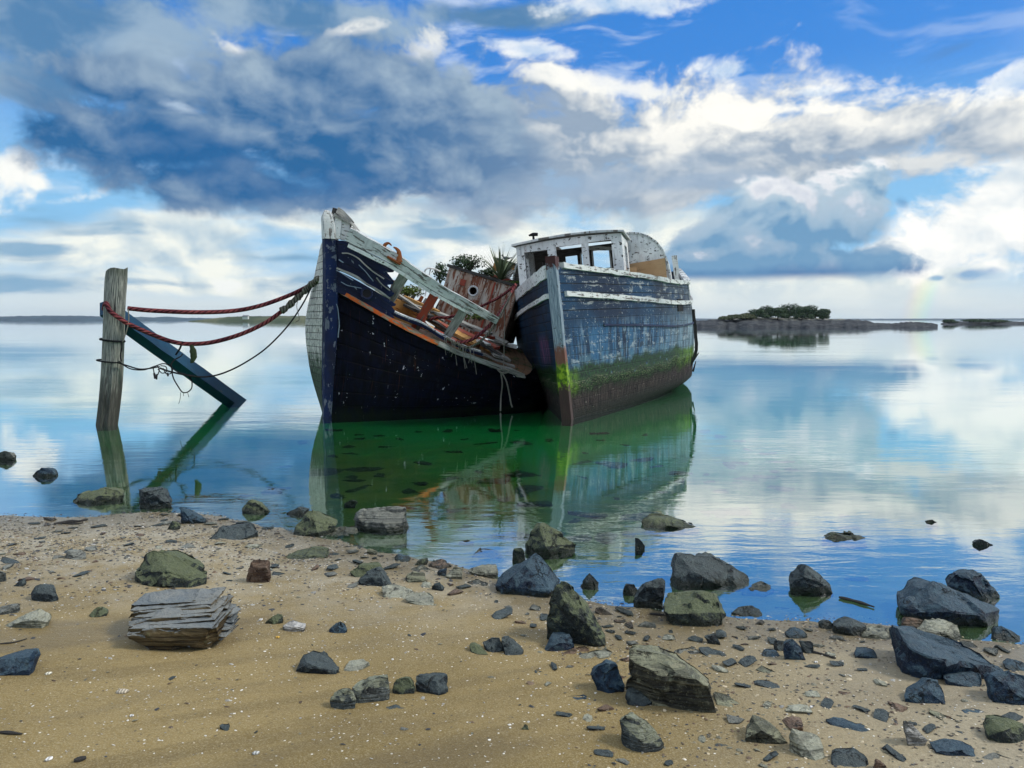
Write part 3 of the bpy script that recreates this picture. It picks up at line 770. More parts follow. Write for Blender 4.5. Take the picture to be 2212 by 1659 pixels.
M_BRACE = paint_mat("blue black beam", (.008, .035, .075), (.014, .065, .12), (.02, .04, .055), .64, (.05, .08, .10), .6, 7, stretch=(.6, 1))
M_STEM_B = paint_mat("blue stem paint", (.002, .012, .060), (.003, .005, .018), (.03, .035, .05), .565, (.16, .19, .24), .6, 8, stretch=(.7, 1.3))
M_STEM_G = paint_mat("blue grey stem", (.16, .22, .28), (.24, .30, .34), (.035, .03, .03), .58, (.07, .05, .035), .7, 8, stretch=(.6, 1.5), rust=.3)
M_ORANGE = paint_mat("orange strake", (.55, .085, .015), (.62, .22, .05), (.04, .03, .025), .50, (.42, .36, .26), .75, 9, stretch=(.45, 2), rust=.3)
M_OCHRE = paint_mat("ochre boards", (.42, .20, .055), (.50, .30, .11), (.05, .03, .02), .57, (.30, .06, .02), .75, 7, rust=.7, stretch=(.4, 2))
M_RED = paint_mat("faded red timber", (.34, .055, .03), (.22, .06, .04), (.04, .03, .025), .55, (.2, .17, .14), .75, 8, stretch=(.5, 2))
M_RUST = paint_mat("rust", (.16, .045, .015), (.26, .09, .03), (.03, .015, .01), .58, (.3, .15, .06), .85, 12)
M_HOUSE = paint_mat("peeling red and white boards", (.50, .47, .41), (.30, .17, .11), (.07, .045, .035), .525, (.30, .10, .05), .8, 6, rust=.45, stretch=(2.6, .5))
M_TAN = paint_mat("bare plywood", (.42, .26, .13), (.50, .33, .18), (.12, .07, .04), .64, (.3, .2, .1), .8, 6)
M_NAVY = paint_mat("navy bulwark", (.002, .005, .022), (.005, .014, .060), (.02, .02, .025), .62, (.30, .34, .40), .5, 7, seam=.13)
M_DECK = paint_mat("rotten deck", (.10, .075, .05), (.17, .10, .06), (.03, .025, .02), .56, (.05, .09, .02), .9, 5, rust=.8, seam=.12)
M_BLACK, gk = material("dark opening"); gk.done((.006, .006, .007), .9)
M_INSIDE = wood_mat("cabin inside", (.05, .045, .04), (.12, .11, .10))
# ================================================================== right boat
RB_O = Vector((.905, 12.33, 0))
_h, _l = R(13), R(5.8)
RB_A = Vector((math.sin(_h), math.cos(_h), 0)); _r = Vector((math.cos(_h), -math.sin(_h), 0)); _z = Vector((0, 0, 1))
RB_R = _r * math.cos(_l) + _z * math.sin(_l)
RB_U = _z * math.cos(_l) - _r * math.sin(_l)
def RBp(s, b, h): return RB_O + RB_A * s + RB_R * b + RB_U * h
RBL = 11.0
def rb_sheer(s):
    return 2.43 - .23 * min(s / 4.5, 1) + (.018 * (s - 5) ** 2 if s > 5 else 0)
def rb_half(s, h):
    hs = rb_sheer(s)
    bd = 2.0 * (1 - max(0, 1 - s / 6.2) ** 1.38)
    bw = .305 * s if s < 5.4 else 1.647 + .30 * (1 - math.exp(-(s - 5.4) * 1.0))
    if s > 7.0:
        k = (s - 7.0) / 4.0
        bd *= 1 - .12 * k ** 2; bw *= 1 - .30 * k ** 1.6
    t = h / hs
    if t >= 0:
        b = bw + (bd - bw) * t ** 1.15
        b += .10 * math.sin(math.pi * min(1, t)) * min(1, s / 2.5)        # rounded topsides
    else: b = bw * max(0.0, 1 + t * 3.4) ** .6
    return b
def rb_pt(s, side, h, off=0.0):
    rake = -.10 * (h / 2.4)
    return RBp(s + rake * max(0, 1 - s / 2), side * (.075 + rb_half(s, h) + off), h)
boat = empty("fishing_boat", RB_O)
tag(boat, "derelict dark blue fishing boat with white wheelhouse and green weed along its waterline", "boat")
SS = [0, .25, .5, .8, 1.2, 1.6, 2, 2.5, 3, 3.5, 4, 4.5, 5, 5.5, 6, 6.5, 7, 7.5, 8, 8.5, 9, 9.5, 10, 10.5, 11]
SS = [SS[i] + (SS[i + 1] - SS[i]) * k / 3 for i in range(len(SS) - 1) for k in range(3)] + [11]
NH = 34
for side, mat, nm in ((1, M_RH_S, "hull"), (-1, M_RH_P, "hull")):
    V, U, F = [], [], []
    for s in SS:
        hs = rb_sheer(s)
        for j in range(NH + 1):
            h = -.55 + (hs + .55) * j / NH
            p = rb_pt(s, side, h)
            p += RB_R * (.006 * mn.noise(Vector((s * 1.5, h * 2, side * 4))))
            V.append(p); U.append((s, h))
    n = NH + 1
    for i in range(len(SS) - 1):
        for j in range(NH):
            q = (i * n + j, (i + 1) * n + j, (i + 1) * n + j + 1, i * n + j + 1)
            F.append(q if side > 0 else q[::-1])
    # inner skin of the bulwark so the hull has thickness
    k0 = len(V)
    for s in SS:
        hs = rb_sheer(s)
        for h in (hs, hs - .75):
            V.append(rb_pt(s, side, h, -.07)); U.append((s, h))
    for i in range(len(SS) - 1):
        q = (k0 + 2 * i, k0 + 2 * i + 1, k0 + 2 * i + 3, k0 + 2 * i + 2); F.append(q if side > 0 else q[::-1])
    mk(nm, V, F, mat, boat, U)
# transom
V, U = [], []
for side in (-1, 1):
    for j in range(NH + 1):
        h = -.55 + (rb_sheer(11) + .55) * j / NH
        V.append(rb_pt(11, side, h)); U.append((11 + side, h))
n = NH + 1
mk("transom", V, [(j, j + 1, n + j + 1, n + j) for j in range(NH)], M_RH_P, boat, U)
# stem post
sv = []
for h in [-.55 + i * .15 for i in range(22)]:
    rake = -.10 * (h / 2.4); w_ = .088 + .006 * mn.noise(Vector((h * 2, 1, 1)))
    sv.append([RBp(rake + .16, -w_, h), RBp(rake - .16, -w_ * .9, h), RBp(rake - .16, w_ * .9, h), RBp(rake + .16, w_, h)])
mb = MB(); N = len(sv)
for k in range(3):
    vs = [q for r in sv for q in (r[k], r[k + 1])]
    mb.add(vs, [(2 * i, 2 * i + 1, 2 * i + 3, 2 * i + 2) for i in range(N - 1)], [(-.55 + .15 * (i // 2), k * .2 + (i % 2) * .2) for i in range(2 * N)])
mb.add(sv[-1], [(0, 1, 2, 3)], [(2.6, 0), (2.6, .2), (2.8, .2), (2.8, 0)])
def stem_mat():
    m, g = material("stem timber")
    U, V, _ = g.xyz(g.uv); uv = g.uv
    gr = g.noise(g.stretch(uv, 2, 26, 1), 2.0, 6, .62); fine = g.noise(uv, 12, 7, .65)
    c = g.mix(g.step(gr, .36, .64), (.10, .15, .20), (.30, .36, .40))
    c = g.mix(g.step(fine, .60, .66), c, (.03, .03, .03))
    wv = g.m('ADD', U, g.m('MULTIPLY', g.m('SUBTRACT', fine, .5), .5))
    c = g.mix(g.step(wv, 2.38, 2.45), c, (.05, .018, .016))
    c = g.mix(g.m('MULTIPLY', g.step(wv, 1.26, 1.1), .9), c, (.16, .050, .022))
    c = g.mix(g.step(wv, .94, .84), c, g.mix(g.step(fine, .42, .6), (.05, .12, .006), (.24, .36, .015)))
    c = g.mix(g.step(wv, .62, .48), c, g.mix(gr, (.016, .014, .013), (.085, .042, .034)))
    return g.done(c, .75, g.bump(g.m('ADD', gr, g.m('MULTIPLY', fine, .5)), .7, .012))
mb.build("stem_post", stem_mat(), boat, smooth=True, sharp=40)
# strakes and rails that follow the hull
def rb_strip(name, hoff, height, thick, mat, s0, s1, side, jag=0.0, parent=boat, inset=0.0):
    V, U, F = [], [], []
    ss = [s0 + (s1 - s0) * i / 60 for i in range(61)]
    for i, s in enumerate(ss):
        hs = rb_sheer(s) + hoff
        j1 = jag * mn.noise(Vector((s * 3.1, side * 7, hoff))); j2 = jag * mn.noise(Vector((s * 4.3, side * 3, hoff + 9)))
        lo, hi_ = hs + j1, hs + height + j2
        h_ = max(-.5, min(hs, rb_sheer(s)))
        V += [rb_pt(s, side, lo, -inset), RBp(0, 0, 0) * 0 + rb_pt(s, side, lo, thick), rb_pt(s, side, hi_, thick), rb_pt(s, side, hi_, -inset)]
        U += [(s, 0), (s, thick), (s, thick + height), (s, 2 * thick + height)]
    for i in range(60):
        for k in range(4):
            q = (4 * i + k, 4 * i + 4 + k, 4 * i + 4 + (k + 1) % 4, 4 * i + (k + 1) % 4)
            F.append(q if side > 0 else q[::-1])
    F += [(0, 1, 2, 3), (240, 243, 242, 241)]
    return mk(name, V, F, mat, parent, U, sharp=40)
for side in (1, -1):
    rb_strip("rubbing_strake", -.46, .085 if side > 0 else .075, .045, M_WHITE if side < 0 else M_WHITE_D, .12, 10.9, side, .012)
rb_strip("bulwark_cap", -.015, .085, .05, M_WHITE_D, .10, 10.95, 1, .02, inset=.10)
rb_strip("bulwark_cap", -.14, .20, .035, M_WHITE, .10, 10.95, -1, .025, inset=.10)
rb_strip("lower_strake", -.93, .035, .03, M_NAVY, 1.2, 10.9, 1, .004)
# deck
V, U, F = [], [], []
for i, s in enumerate(SS[2:]):
    b = rb_half(s, 1.7); hd = rb_sheer(s) - .62
    for k in range(7):
        x = -1 + k / 3; V.append(RBp(s, x * (b + .03), hd + .06 * (1 - x * x))); U.append((s, x * b))
n = len(SS) - 2
mk("deck", V, [(i * 7 + k, i * 7 + k + 1, (i + 1) * 7 + k + 1, (i + 1) * 7 + k) for i in range(n - 1) for k in range(6)], M_DECK, boat, U)
# broken scupper and sprung planks on the starboard quarter
def rb_patch(name, s0, s1, h0, h1, off, thick, mat, side=1):
    c = [rb_pt(s0, side, h0, off), rb_pt(s1, side, h0, off), rb_pt(s1, side, h0, off + thick), rb_pt(s0, side, h0, off + thick),
         rb_pt(s0, side, h1, off), rb_pt(s1, side, h1, off), rb_pt(s1, side, h1, off + thick), rb_pt(s0, side, h1, off + thick)]
    return MB().box8(c).build(name, mat, boat, smooth=False)
rb_patch("scupper", 4.75, 5.15, 1.60, 1.86, -.03, .05, M_BLACK)
rb_strip("plank_end", -.50, .52, .022, M_WHITE_D, 5.95, 6.0, 1, .0)
mb = MB()
mb.beam([rb_pt(6.45, 1, -.3, .03), rb_pt(6.4, 1, .5, .06), rb_pt(6.45, 1, 1.1, .05), rb_pt(6.5, 1, 1.62, .03)], .14, .07, RB_R, wob=.02, sub=4)
mb.build("broken_plank", M_DKWOOD, boat)
for k, (s, h, dz, ln) in enumerate(((6.5, .45, .25, .22), (6.55, .16, .40, .16), (6.45, .72, .1, .13))):
    p = rb_pt(s, 1, h, .05)
    MB().beam([p, p + RB_R * ln * .55 + RB_U * dz * .6], .05, .03, RB_A, taper=.4).build("splinter", M_DKWOOD, boat)
# rust stained, rotten bits lying on the bow rail
for s, b0, h0, ln, m_ in ((.55, .10, .03, .45, M_WHITE_D), (.9, .16, .04, .35, M_OCHRE), (1.35, .30, .03, .5, M_WHITE_D), (1.9, .45, .04, .45, M_GREYW)):
    p = rb_pt(s, 1, rb_sheer(s) + h0, -.12)
    MB().beam([p, p + RB_A * ln * .6 + RB_R * ln * .5 + RB_U * .03], .10, .05, RB_U, wob=.03, sub=3, taper=.7).build("rail_fragment", m_, boat)
# ---- wheelhouse
def panel(name, xs, zs, holes, thick, place, mat, parent):
    """wall with openings; xs, zs: range; holes: (x0,x1,z0,z1); place(x, z, y) -> world"""
    X = sorted({xs[0], xs[1], *[h[0] for h in holes], *[h[1] for h in holes]})
    Z = sorted({zs[0], zs[1], *[h[2] for h in holes], *[h[3] for h in holes]})
    solid = {}
    for i in range(len(X) - 1):
        for j in range(len(Z) - 1):
            cx, cz = (X[i] + X[i + 1]) / 2, (Z[j] + Z[j + 1]) / 2
            solid[i, j] = not any(h[0] < cx < h[1] and h[2] < cz < h[3] for h in holes)
    mb = MB()
    sub = lambda a, b: [a + (b - a) * k / max(1, int((b - a) / .12)) for k in range(max(1, int((b - a) / .12)) + 1)]
    for (i, j), ok in solid.items():
        if not ok: continue
        x0, x1, z0, z1 = X[i], X[i + 1], Z[j], Z[j + 1]
        for y, fl in ((0, False), (thick, True)):
            p = [place(x0, z0, y), place(x1, z0, y), place(x1, z1, y), place(x0, z1, y)]
            mb.add(p, [(3, 2, 1, 0) if fl else (0, 1, 2, 3)], [(x0, z0), (x1, z0), (x1, z1), (x0, z1)])
        for di, dj, e in ((-1, 0, ((x0, z0), (x0, z1))), (1, 0, ((x1, z1), (x1, z0))), (0, -1, ((x1, z0), (x0, z0))), (0, 1, ((x0, z1), (x1, z1)))):
            if not solid.get((i + di, j + dj), False):
                (a, b), (c, d) = e
                mb.add([place(a, b, 0), place(c, d, 0), place(c, d, thick), place(a, b, thick)], [(0, 1, 2, 3)], [(a, b), (c, d), (c + thick, d), (a + thick, b)])
    return mb.build(name, mat, parent, smooth=False)
WH = dict(b0=-1.17, b1=.90, s0=2.75, s1=4.3, z0=1.66, z1=3.14)
ftop = lambda b: 3.16 + .05 * (1 - ((b + .085) / 1.085) ** 2)
front = lambda x, z, y: RBp(WH['s0'] + y + .05 * abs(x) * 0, x, z + (.05 * (1 - ((x + .085) / 1.085) ** 2) if z > 3.1 else 0))
panel("wheelhouse_front", (WH['b0'], WH['b1']), (WH['z0'], 3.16), [(-1.02, -.555, 2.40, 3.03), (-.385, .12, 2.50, 3.06), (.25, .70, 2.42, 3.07)], .06, front, M_WHITE, boat)
back = lambda x, z, y: RBp(WH['s1'] - y, x, z)
panel("wheelhouse_back", (WH['b0'], WH['b1']), (WH['z0'], 3.16), [(-.95, -.62, 2.66, 2.96), (-.44, -.18, 2.66, 3.0), (-.10, .06, 2.66, 3.02), (.15, .52, 2.64, 3.06), (.60, .80, 2.66, 3.04)], .06, back, M_INSIDE, boat)
sideL = lambda x, z, y: RBp(x, WH['b0'] + y, z)
sideR = lambda x, z, y: RBp(x, WH['b1'] - y, z)
e = .063
panel("wheelhouse_side", (WH['s0'] + e, WH['s1'] - e), (WH['z0'], 3.16), [(3.0, 3.6, 2.45, 3.0)], .06, sideL, M_WHITE, boat)
panel("wheelhouse_side", (WH['s0'] + e, WH['s1'] - e), (WH['z0'], 3.16), [(3.3, 3.95, 2.45, 3.0)], .06, sideR, M_WHITE, boat)
# inner window frames, sagging
for (x0, x1, z0, z1) in ((-.10, .06, 2.66, 3.02), (.15, .52, 2.64, 3.06)):
    mb = MB()
    for a, b in (((x0, z0), (x1, z0)), ((x1, z0), (x1, z1)), ((x1, z1), (x0, z1)), ((x0, z1), (x0, z0))):
        mb.beam([RBp(WH['s1'] - .09, a[0], a[1]), RBp(WH['s1'] - .09, b[0], b[1])], .035, .03, RB_A)
    mb.build("window_frame", M_WHITE_D, boat, smooth=False)
MB().beam([RBp(3.4, -1.0, 2.42), RBp(3.5, .9, 2.55)], .10, .04, RB_A, wob=.02, sub=4).build("cabin_shelf", M_OCHRE, boat)
MB().beam([RBp(4.0, .05, 3.10), RBp(3.9, .80, 3.0)], .09, .03, RB_A, wob=.02, sub=4).build("fallen_batten", M_WHITE_D, boat)
# roof
V, U, F = [], [], []
ns, nb = 10, 16
for lay in (0, 1):
    for i in range(ns + 1):
        for k in range(nb + 1):
            b = -1.24 + 2.20 * k / nb; s = 2.66 + 1.74 * i / ns
            z = 3.165 + .075 * (1 - ((b + .085) / 1.185) ** 2) + (.04 if lay else 0) + .008 * mn.noise(Vector((b * 3, s * 2, lay)))
            V.append(RBp(s, b, z)); U.append((b, s))
n = nb + 1; o2 = (ns + 1) * n
for i in range(ns):
    for k in range(nb):
        q = (i * n + k, i * n + k + 1, (i + 1) * n + k + 1, (i + 1) * n + k); F.append(q[::-1]); F.append(tuple(o2 + x for x in q))
ed = [k for k in range(n)] + [i * n + nb for i in range(1, ns + 1)] + [ns * n + k for k in range(nb - 1, -1, -1)] + [i * n for i in range(ns - 1, 0, -1)]
for a, b in zip(ed, ed[1:] + ed[:1]): F.append((a, b, b + o2, a + o2))
mk("wheelhouse_roof", V, F, M_WHITE_D, boat, U, sharp=40)
# small horn on the roof
p = RBp(3.0, -.85, 3.28)
MB().tube([p - RB_U * .02, p + RB_U * .09], .022, 8, 2).tube([p + RB_U * .10 - RB_R * .09, p + RB_U * .11, p + RB_U * .10 + RB_R * .09], .03, 8, 3, lambda a, l: 1.25 - .7 * abs(2 * a - 1) * (1 if a < .5 else .2)).build("horn", M_BLACK, boat)
# ---- rounded shelter on the starboard side behind the wheelhouse
prof = [(.78, 1.75), (.78, 3.33), (.96, 3.34), (1.15, 3.30), (1.32, 3.22), (1.47, 3.09), (1.58, 2.92), (1.65, 2.70), (1.685, 2.45), (1.69, 2.1), (1.69, 1.75)]
def wing(sgn, s0, s1, front_mat):
    mb = MB(); T = .05
    pf = [RBp(s0, sgn * b, h) for b, h in prof]; pb = [RBp(s0 + T, sgn * b, h) for b, h in prof]
    uv = [(b, h) for b, h in prof]; n = len(prof)
    mb.add(pf, [tuple(range(n)) if sgn < 0 else tuple(reversed(range(n)))], uv)
    mb.add(pb, [tuple(reversed(range(n))) if sgn < 0 else tuple(range(n))], uv)
    for k in range(n): mb.add([pf[k], pf[(k + 1) % n], pb[(k + 1) % n], pb[k]], [(0, 1, 2, 3)])
    mb.build("shelter_front", front_mat, boat, smooth=False)
    arc = prof[1:]
    V, U, F = [], [], []
    m_ = len(arc)
    for off in (0.035, 0.0):
        for s in (s0 - .03, (s0 + s1) / 2, s1):
            for k, (b, h) in enumerate(arc):
                a = Vector(arc[max(k - 1, 0)]) - Vector(arc[min(k + 1, m_ - 1)])
                nn = Vector((-a.y, a.x)).normalized() * -1
                if nn.x * 1 + nn.y < 0: nn = -nn
                V.append(RBp(s, sgn * (b + nn.x * off), h + nn.y * off)); U.append((s, k * .25))
    for lay in (0, 1):
        for i in range(2):
            for k in range(m_ - 1):
                q = tuple(lay * 3 * m_ + x for x in (i * m_ + k, i * m_ + k + 1, (i + 1) * m_ + k + 1, (i + 1) * m_ + k)); F.append(q)
    for k in range(m_ - 1):
        F.append((k, k + 1, 3 * m_ + k + 1, 3 * m_ + k)); F.append((2 * m_ + k, 2 * m_ + k + 1, 5 * m_ + k + 1, 5 * m_ + k))
    mk("shelter_roof", V, F, M_WHITE_D, boat, U, sharp=50)
wing(1, 4.5, 6.0, M_WHITE); wing(-1, 4.5, 6.0, M_INSIDE)
b_, z_ = [.86, 1.70, 1.70, .86], [1.8, 1.8, 2.74, 2.68]
MB().box8([RBp(4.47, .84, 1.8), RBp(4.47, 1.65, 1.8), RBp(4.495, 1.65, 1.8), RBp(4.495, .84, 1.8), RBp(4.47, .84, 2.70), RBp(4.47, 1.635, 2.74), RBp(4.495, 1.635, 2.74), RBp(4.495, .84, 2.70)]).build("plywood_panel", M_TAN, boat, smooth=False)
MB().beam([RBp(4.44, .78, 1.8), RBp(4.44, .78, 3.36)], .09, .06, RB_A, wob=.006, sub=3).build("corner_post", M_WHITE, boat, smooth=False)
MB().beam([RBp(4.2, .93, 2.0), RBp(4.2, .96, 2.60)], .16, .03, RB_A).build("plywood_panel", M_TAN, boat, smooth=False)
MB().beam([RBp(5.5, 1.84, 2.0), RBp(5.5, 1.82, 2.85)], .12, .05, RB_A, wob=.01, sub=3).build("stanchion", M_WHITE_D, boat, smooth=False)

# ================================================================== left wreck
LB_O = P(692, 896, 12.55); LB_O.z = 0
wreck = empty("wrecked_boat", LB_O)
tag(wreck, "collapsed black wooden wreck with blue stem and broken sloping white rail", "boat")
SK = [(733,628,12.35),(790,660,12.42),(840,688,12.52),(890,715,12.65),(947,742,12.8),(1000,765,13.0),(1060,787,13.3),(1130,812,13.8)]
SK = [P(*a) for a in SK] + [Vector((.45, 15.2, .75)), Vector((.22, 17.0, 1.0)), Vector((-.25, 19, .75)), Vector((-.9, 20.4, .95))]
stem0 = P(716, 628, 12.28)
SKL = [stem0] + SK
WL = []
for i, p in enumerate(SKL):
    t = i / (len(SKL) - 1)
    if i == 0: q = P(697, 893, 12.55)
    elif i == 8: q = Vector((.34, 14.0, 0))
    elif i == 9: q = Vector((.60, 15.2, 0))
    elif i <= 8: q = Vector((p.x - .16 - .10 * t, p.y + .10 + .12 * t, 0))
    else: q = Vector((p.x - .45, p.y + .1, 0))
    q.z = 0; WL.append(q)
MIDL = [a.lerp(b, .5) + Vector((.05, -.05, 0)) * (1 if i else 0) for i, (a, b) in enumerate(zip(SKL, WL))]
KEEL = [Vector((p.x - (.1 if i else 0) - .25 * min(1, i / 4), p.y + .15 + .2 * min(1, i / 4), -.6)) for i, p in enumerate(WL)]
V, F, U = loft([KEEL, WL, MIDL, SKL], 72, 22)
U = [((V[k] - V[0]).xy.length, V[k].z + .28 * 0) for k in range(len(V))]
U = []
nU = 73
for j in range(23):
    for i in range(nU):
        k = j * nU + i
        U.append((i / 72 * 11.0, j / 22 * 2.1))
mk("hull", V, F, M_LH, wreck, U)
# far (starboard) bow with bleached planks
def SB(x0, z0): return None
R0 = [P(703, 500, 12.3), P(697, 520, 12.75), P(690, 545, 13.2), Vector((-3.62, 14.6, 2.45)), Vector((-3.72, 16.5, 2.25)), Vector((-3.4, 18.7, 2.3)), Vector((-2.6, 20.4, 2.4))]
R1 = [P(699, 600, 12.4), P(683, 600, 12.9), P(675, 620, 13.3), Vector((-3.66, 14.6, 1.95)), Vector((-3.75, 16.5, 1.8)), Vector((-3.5, 18.7, 1.8)), Vector((-2.6, 20.4, 1.9))]
R2 = [P(697, 690, 12.45), P(671, 690, 13.0), P(660, 695, 13.5), Vector((-3.78, 14.7, 1.4)), Vector((-3.85, 16.5, 1.3)), Vector((-3.5, 18.7, 1.3)), Vector((-2.6, 20.4, 1.4))]
R3 = [P(696, 770, 12.5), P(675, 770, 13.0), P(665, 768, 13.5), Vector((-3.70, 14.7, .8)), Vector((-3.75, 16.5, .8)), Vector((-3.4, 18.7, .8)), Vector((-2.6, 20.3, .8))]
R4 = [P(695, 850, 12.55), P(686, 846, 13.0), P(682, 838, 13.4), Vector((-3.45, 14.6, .25)), Vector((-3.5, 16.5, .25)), Vector((-3.2, 18.7, .25)), Vector((-2.5, 20.2, .25))]
R5 = [Vector((-3.05, 12.6, -.6)), Vector((-3.1, 13.0, -.6)), Vector((-3.1, 13.5, -.6)), Vector((-3.1, 14.6, -.6)), Vector((-3.1, 16.5, -.6)), Vector((-2.9, 18.7, -.6)), Vector((-2.4, 20, -.6))]
V, F, U = loft([R5, R4, R3, R2, R1, R0], 60, 46)
U = []
for j in range(47):
    for i in range(61):
        p = V[j * 61 + i]; U.append((i / 60 * 8.6, p.z))
        if j == 46 : V[j * 61 + i] = p + Vector((0, 0, .10 * mn.noise(Vector((i * .9, 2, 2)))))
mk("hull", V, [f[::-1] for f in F], M_WPL, wreck, U)
# transom of the wreck closes the stern
TA = [SKL[-1], MIDL[-1], WL[-1], KEEL[-1]]; TB = [R1[-1], R2[-1], R4[-1], R5[-1]]
V, F, U = loft([TA, TB], 6, 6)
mk("transom", V, F, M_LH, wreck, U)
# stem: blue timber with a bleached head
st = [((696,716),(895),12.42),((694.5,724),(800),12.36),((695,729),(700),12.28),((696,729),(628),12.22),((696,727),(560),12.16),((695,724),(516),12.12)]
mb = MB(); rings = []
st0 = [((690,714), 935, 12.45)] + st
for (u0, u1), v, d in st0:
    a, b = P(u0, v, d), P(u1, v, d + .02)
    z = a.z
    rings.append([a + Vector((.03, .34, 0)), a + Vector((0, .02, 0)), a.lerp(b, .30) + Vector((0, -.07, 0)), b, b + Vector((-.03, .34, 0))])
for k in range(4):
    vs = [q for r in rings for q in (r[k], r[k + 1])]
    n = len(rings)
    mb.add(vs, [(2 * i, 2 * i + 1, 2 * i + 3, 2 * i + 2) for i in range(n - 1)], [((i // 2) * .5, k * .15 + (i % 2) * .15) for i in range(2 * n)])
mb.build("stem_post", M_STEM_B, wreck, sharp=30)
hd = [((695,724),516,12.12),((694,722),486,12.10),((694,717),468,12.09),((699,712),457,12.10),((703,710),454.5,12.14)]
mb = MB(); rings = []
for (u0, u1), v, d in hd:
    a, b = P(u0, v, d - .012), P(u1, v, d - .012)
    rings.append([a + Vector((.03, .34, 0)), a, a.lerp(b, .3) + Vector((0, -.07, 0)), b, b + Vector((-.02, .34, 0))])
n = len(rings)
for k in range(5):
    k2 = (k + 1) % 5
    mb.add([q for r in rings for q in (r[k], r[k2])], [(2 * i, 2 * i + 1, 2 * i + 3, 2 * i + 2) for i in range(n - 1)], [((i // 2) * .2, k * .15 + (i % 2) * .15) for i in range(2 * n)])
mb.add(rings[-1], [(0, 1, 2, 3, 4)])
mb.build("stem_head", M_WHITE_D, wreck, sharp=30)
# bow knee: short upright boards and bitt behind the stem head
def quadbox(name, pts, thick, mat, parent=wreck, dirv=Vector((0, 1, 0))):
    c = [P(*p) for p in pts]
    b = [q + dirv * thick for q in c]
    mb = MB(); n = len(c)
    uv = [(q.x * 1.0 + q.y * .2, q.z) for q in c]
    L = (c[1] - c[0]).normalized()
    uv = [((q - c[0]).dot(L), (q - c[0] - L * (q - c[0]).dot(L)).length) for q in c]
    mb.add(c, [tuple(range(n))], uv); mb.add(b, [tuple(reversed(range(n)))], uv)
    for k in range(n):
        k2 = (k + 1) % n; l = (c[k2] - c[k]).length
        mb.add([c[k], b[k], b[k2], c[k2]], [(0, 1, 2, 3)], [(0, 0), (0, thick), (l, thick), (l, 0)])
    return mb.build(name, mat, parent, smooth=False)
quadbox("bow_board", [(719,512,12.2),(734,517,12.22),(739,470,12.22),(724,464,12.2)], .12, M_WHITE)
quadbox("bow_board", [(735,517,12.24),(751,519,12.26),(757,480,12.26),(740,471,12.24)], .12, M_WHITE_D)
quadbox("bow_cap", [(719,466,12.16),(758,484,12.2),(770,502,12.25),(769,494,12.25),(757,478,12.2),(722,460,12.16)], .34, M_GREYW)
MB().beam([P(722, 478, 12.5), P(728, 452, 12.5)], .12, .12, Vector((0, 1, 0)), wob=.015, sub=3).build("bitt", M_DKWOOD, wreck)
MB().beam([P(726, 456, 12.45), P(745, 468, 12.5), P(760, 484, 12.5)], .16, .10, wob=.03, sub=4).build("bitt_crossbar", M_GREYW, wreck)
# the fallen rail: a heavy white timber with a batten under it
RL = [(752,508),(800,533),(857,564),(914,603),(958,630),(1020,664),(1072,692)]
RD = [12.2, 12.25, 12.35, 12.5, 12.65, 12.9, 13.2]
rl = [P(u, v, d) for (u, v), d in zip(RL, RD)]
upn = Vector((.42, -.1, .9))
MB().beam([p + Vector((0, 0, .03 * (1 - i / 6))) for i, p in enumerate(rl)], .16, .20, Vector((.25, -.25, 1)), taper=.62, wob=.012, sub=5).build("rail", M_WHITE_D, wreck, sharp=40)
MB().beam([p + Vector((.0, .02, -.145 + .04 * i / 6)) for i, p in enumerate(rl[:-1])], .10, .06, Vector((.25, -.25, 1)), taper=.8, wob=.01, sub=5).build("rail_batten", M_WHITE, wreck, sharp=40)
# rusty double hooked fairlead on the rail
MB().tube([P(818, 541, 12.28), P(827, 536, 12.28), P(833, 527.5, 12.28), P(840, 525.5, 12.28), P(846, 530.5, 12.28)], .045, 8, 5, lambda a, l: 1 - .8 * a).build("fairlead_horn", M_RUST, wreck)
MB().tube([P(862, 566, 12.3), P(862, 552, 12.3), P(861, 543, 12.3), P(856, 537, 12.3), P(850, 534, 12.3)], .055, 8, 5, lambda a, l: 1 - .8 * a).build("fairlead_horn", M_RUST, wreck)
MB().beam([P(838, 553, 12.28), P(866, 570, 12.3)], .15, .03, Vector((.25, -.25, 1))).build("fairlead_base", M_RUST, wreck)
# stanchions under the rail
for (u0, v0, d0, u1, v1, d1, w_, m_) in ((874,592,12.45,847,640,12.75,.15,M_GREYW),(940,634,12.62,904,697,12.95,.15,M_RED),(1004,666,12.88,968,724,13.1,.15,M_GREYW)):
    a, b = P(u0, v0, d0), P(u1, v1, d1)
    b = b + (b - a).normalized() * .1
    MB().beam([a, a.lerp(b, .5), b], w_, .11, Vector((0, 1, 0)), wob=.015, sub=4).build("stanchion", m_, wreck, sharp=40)
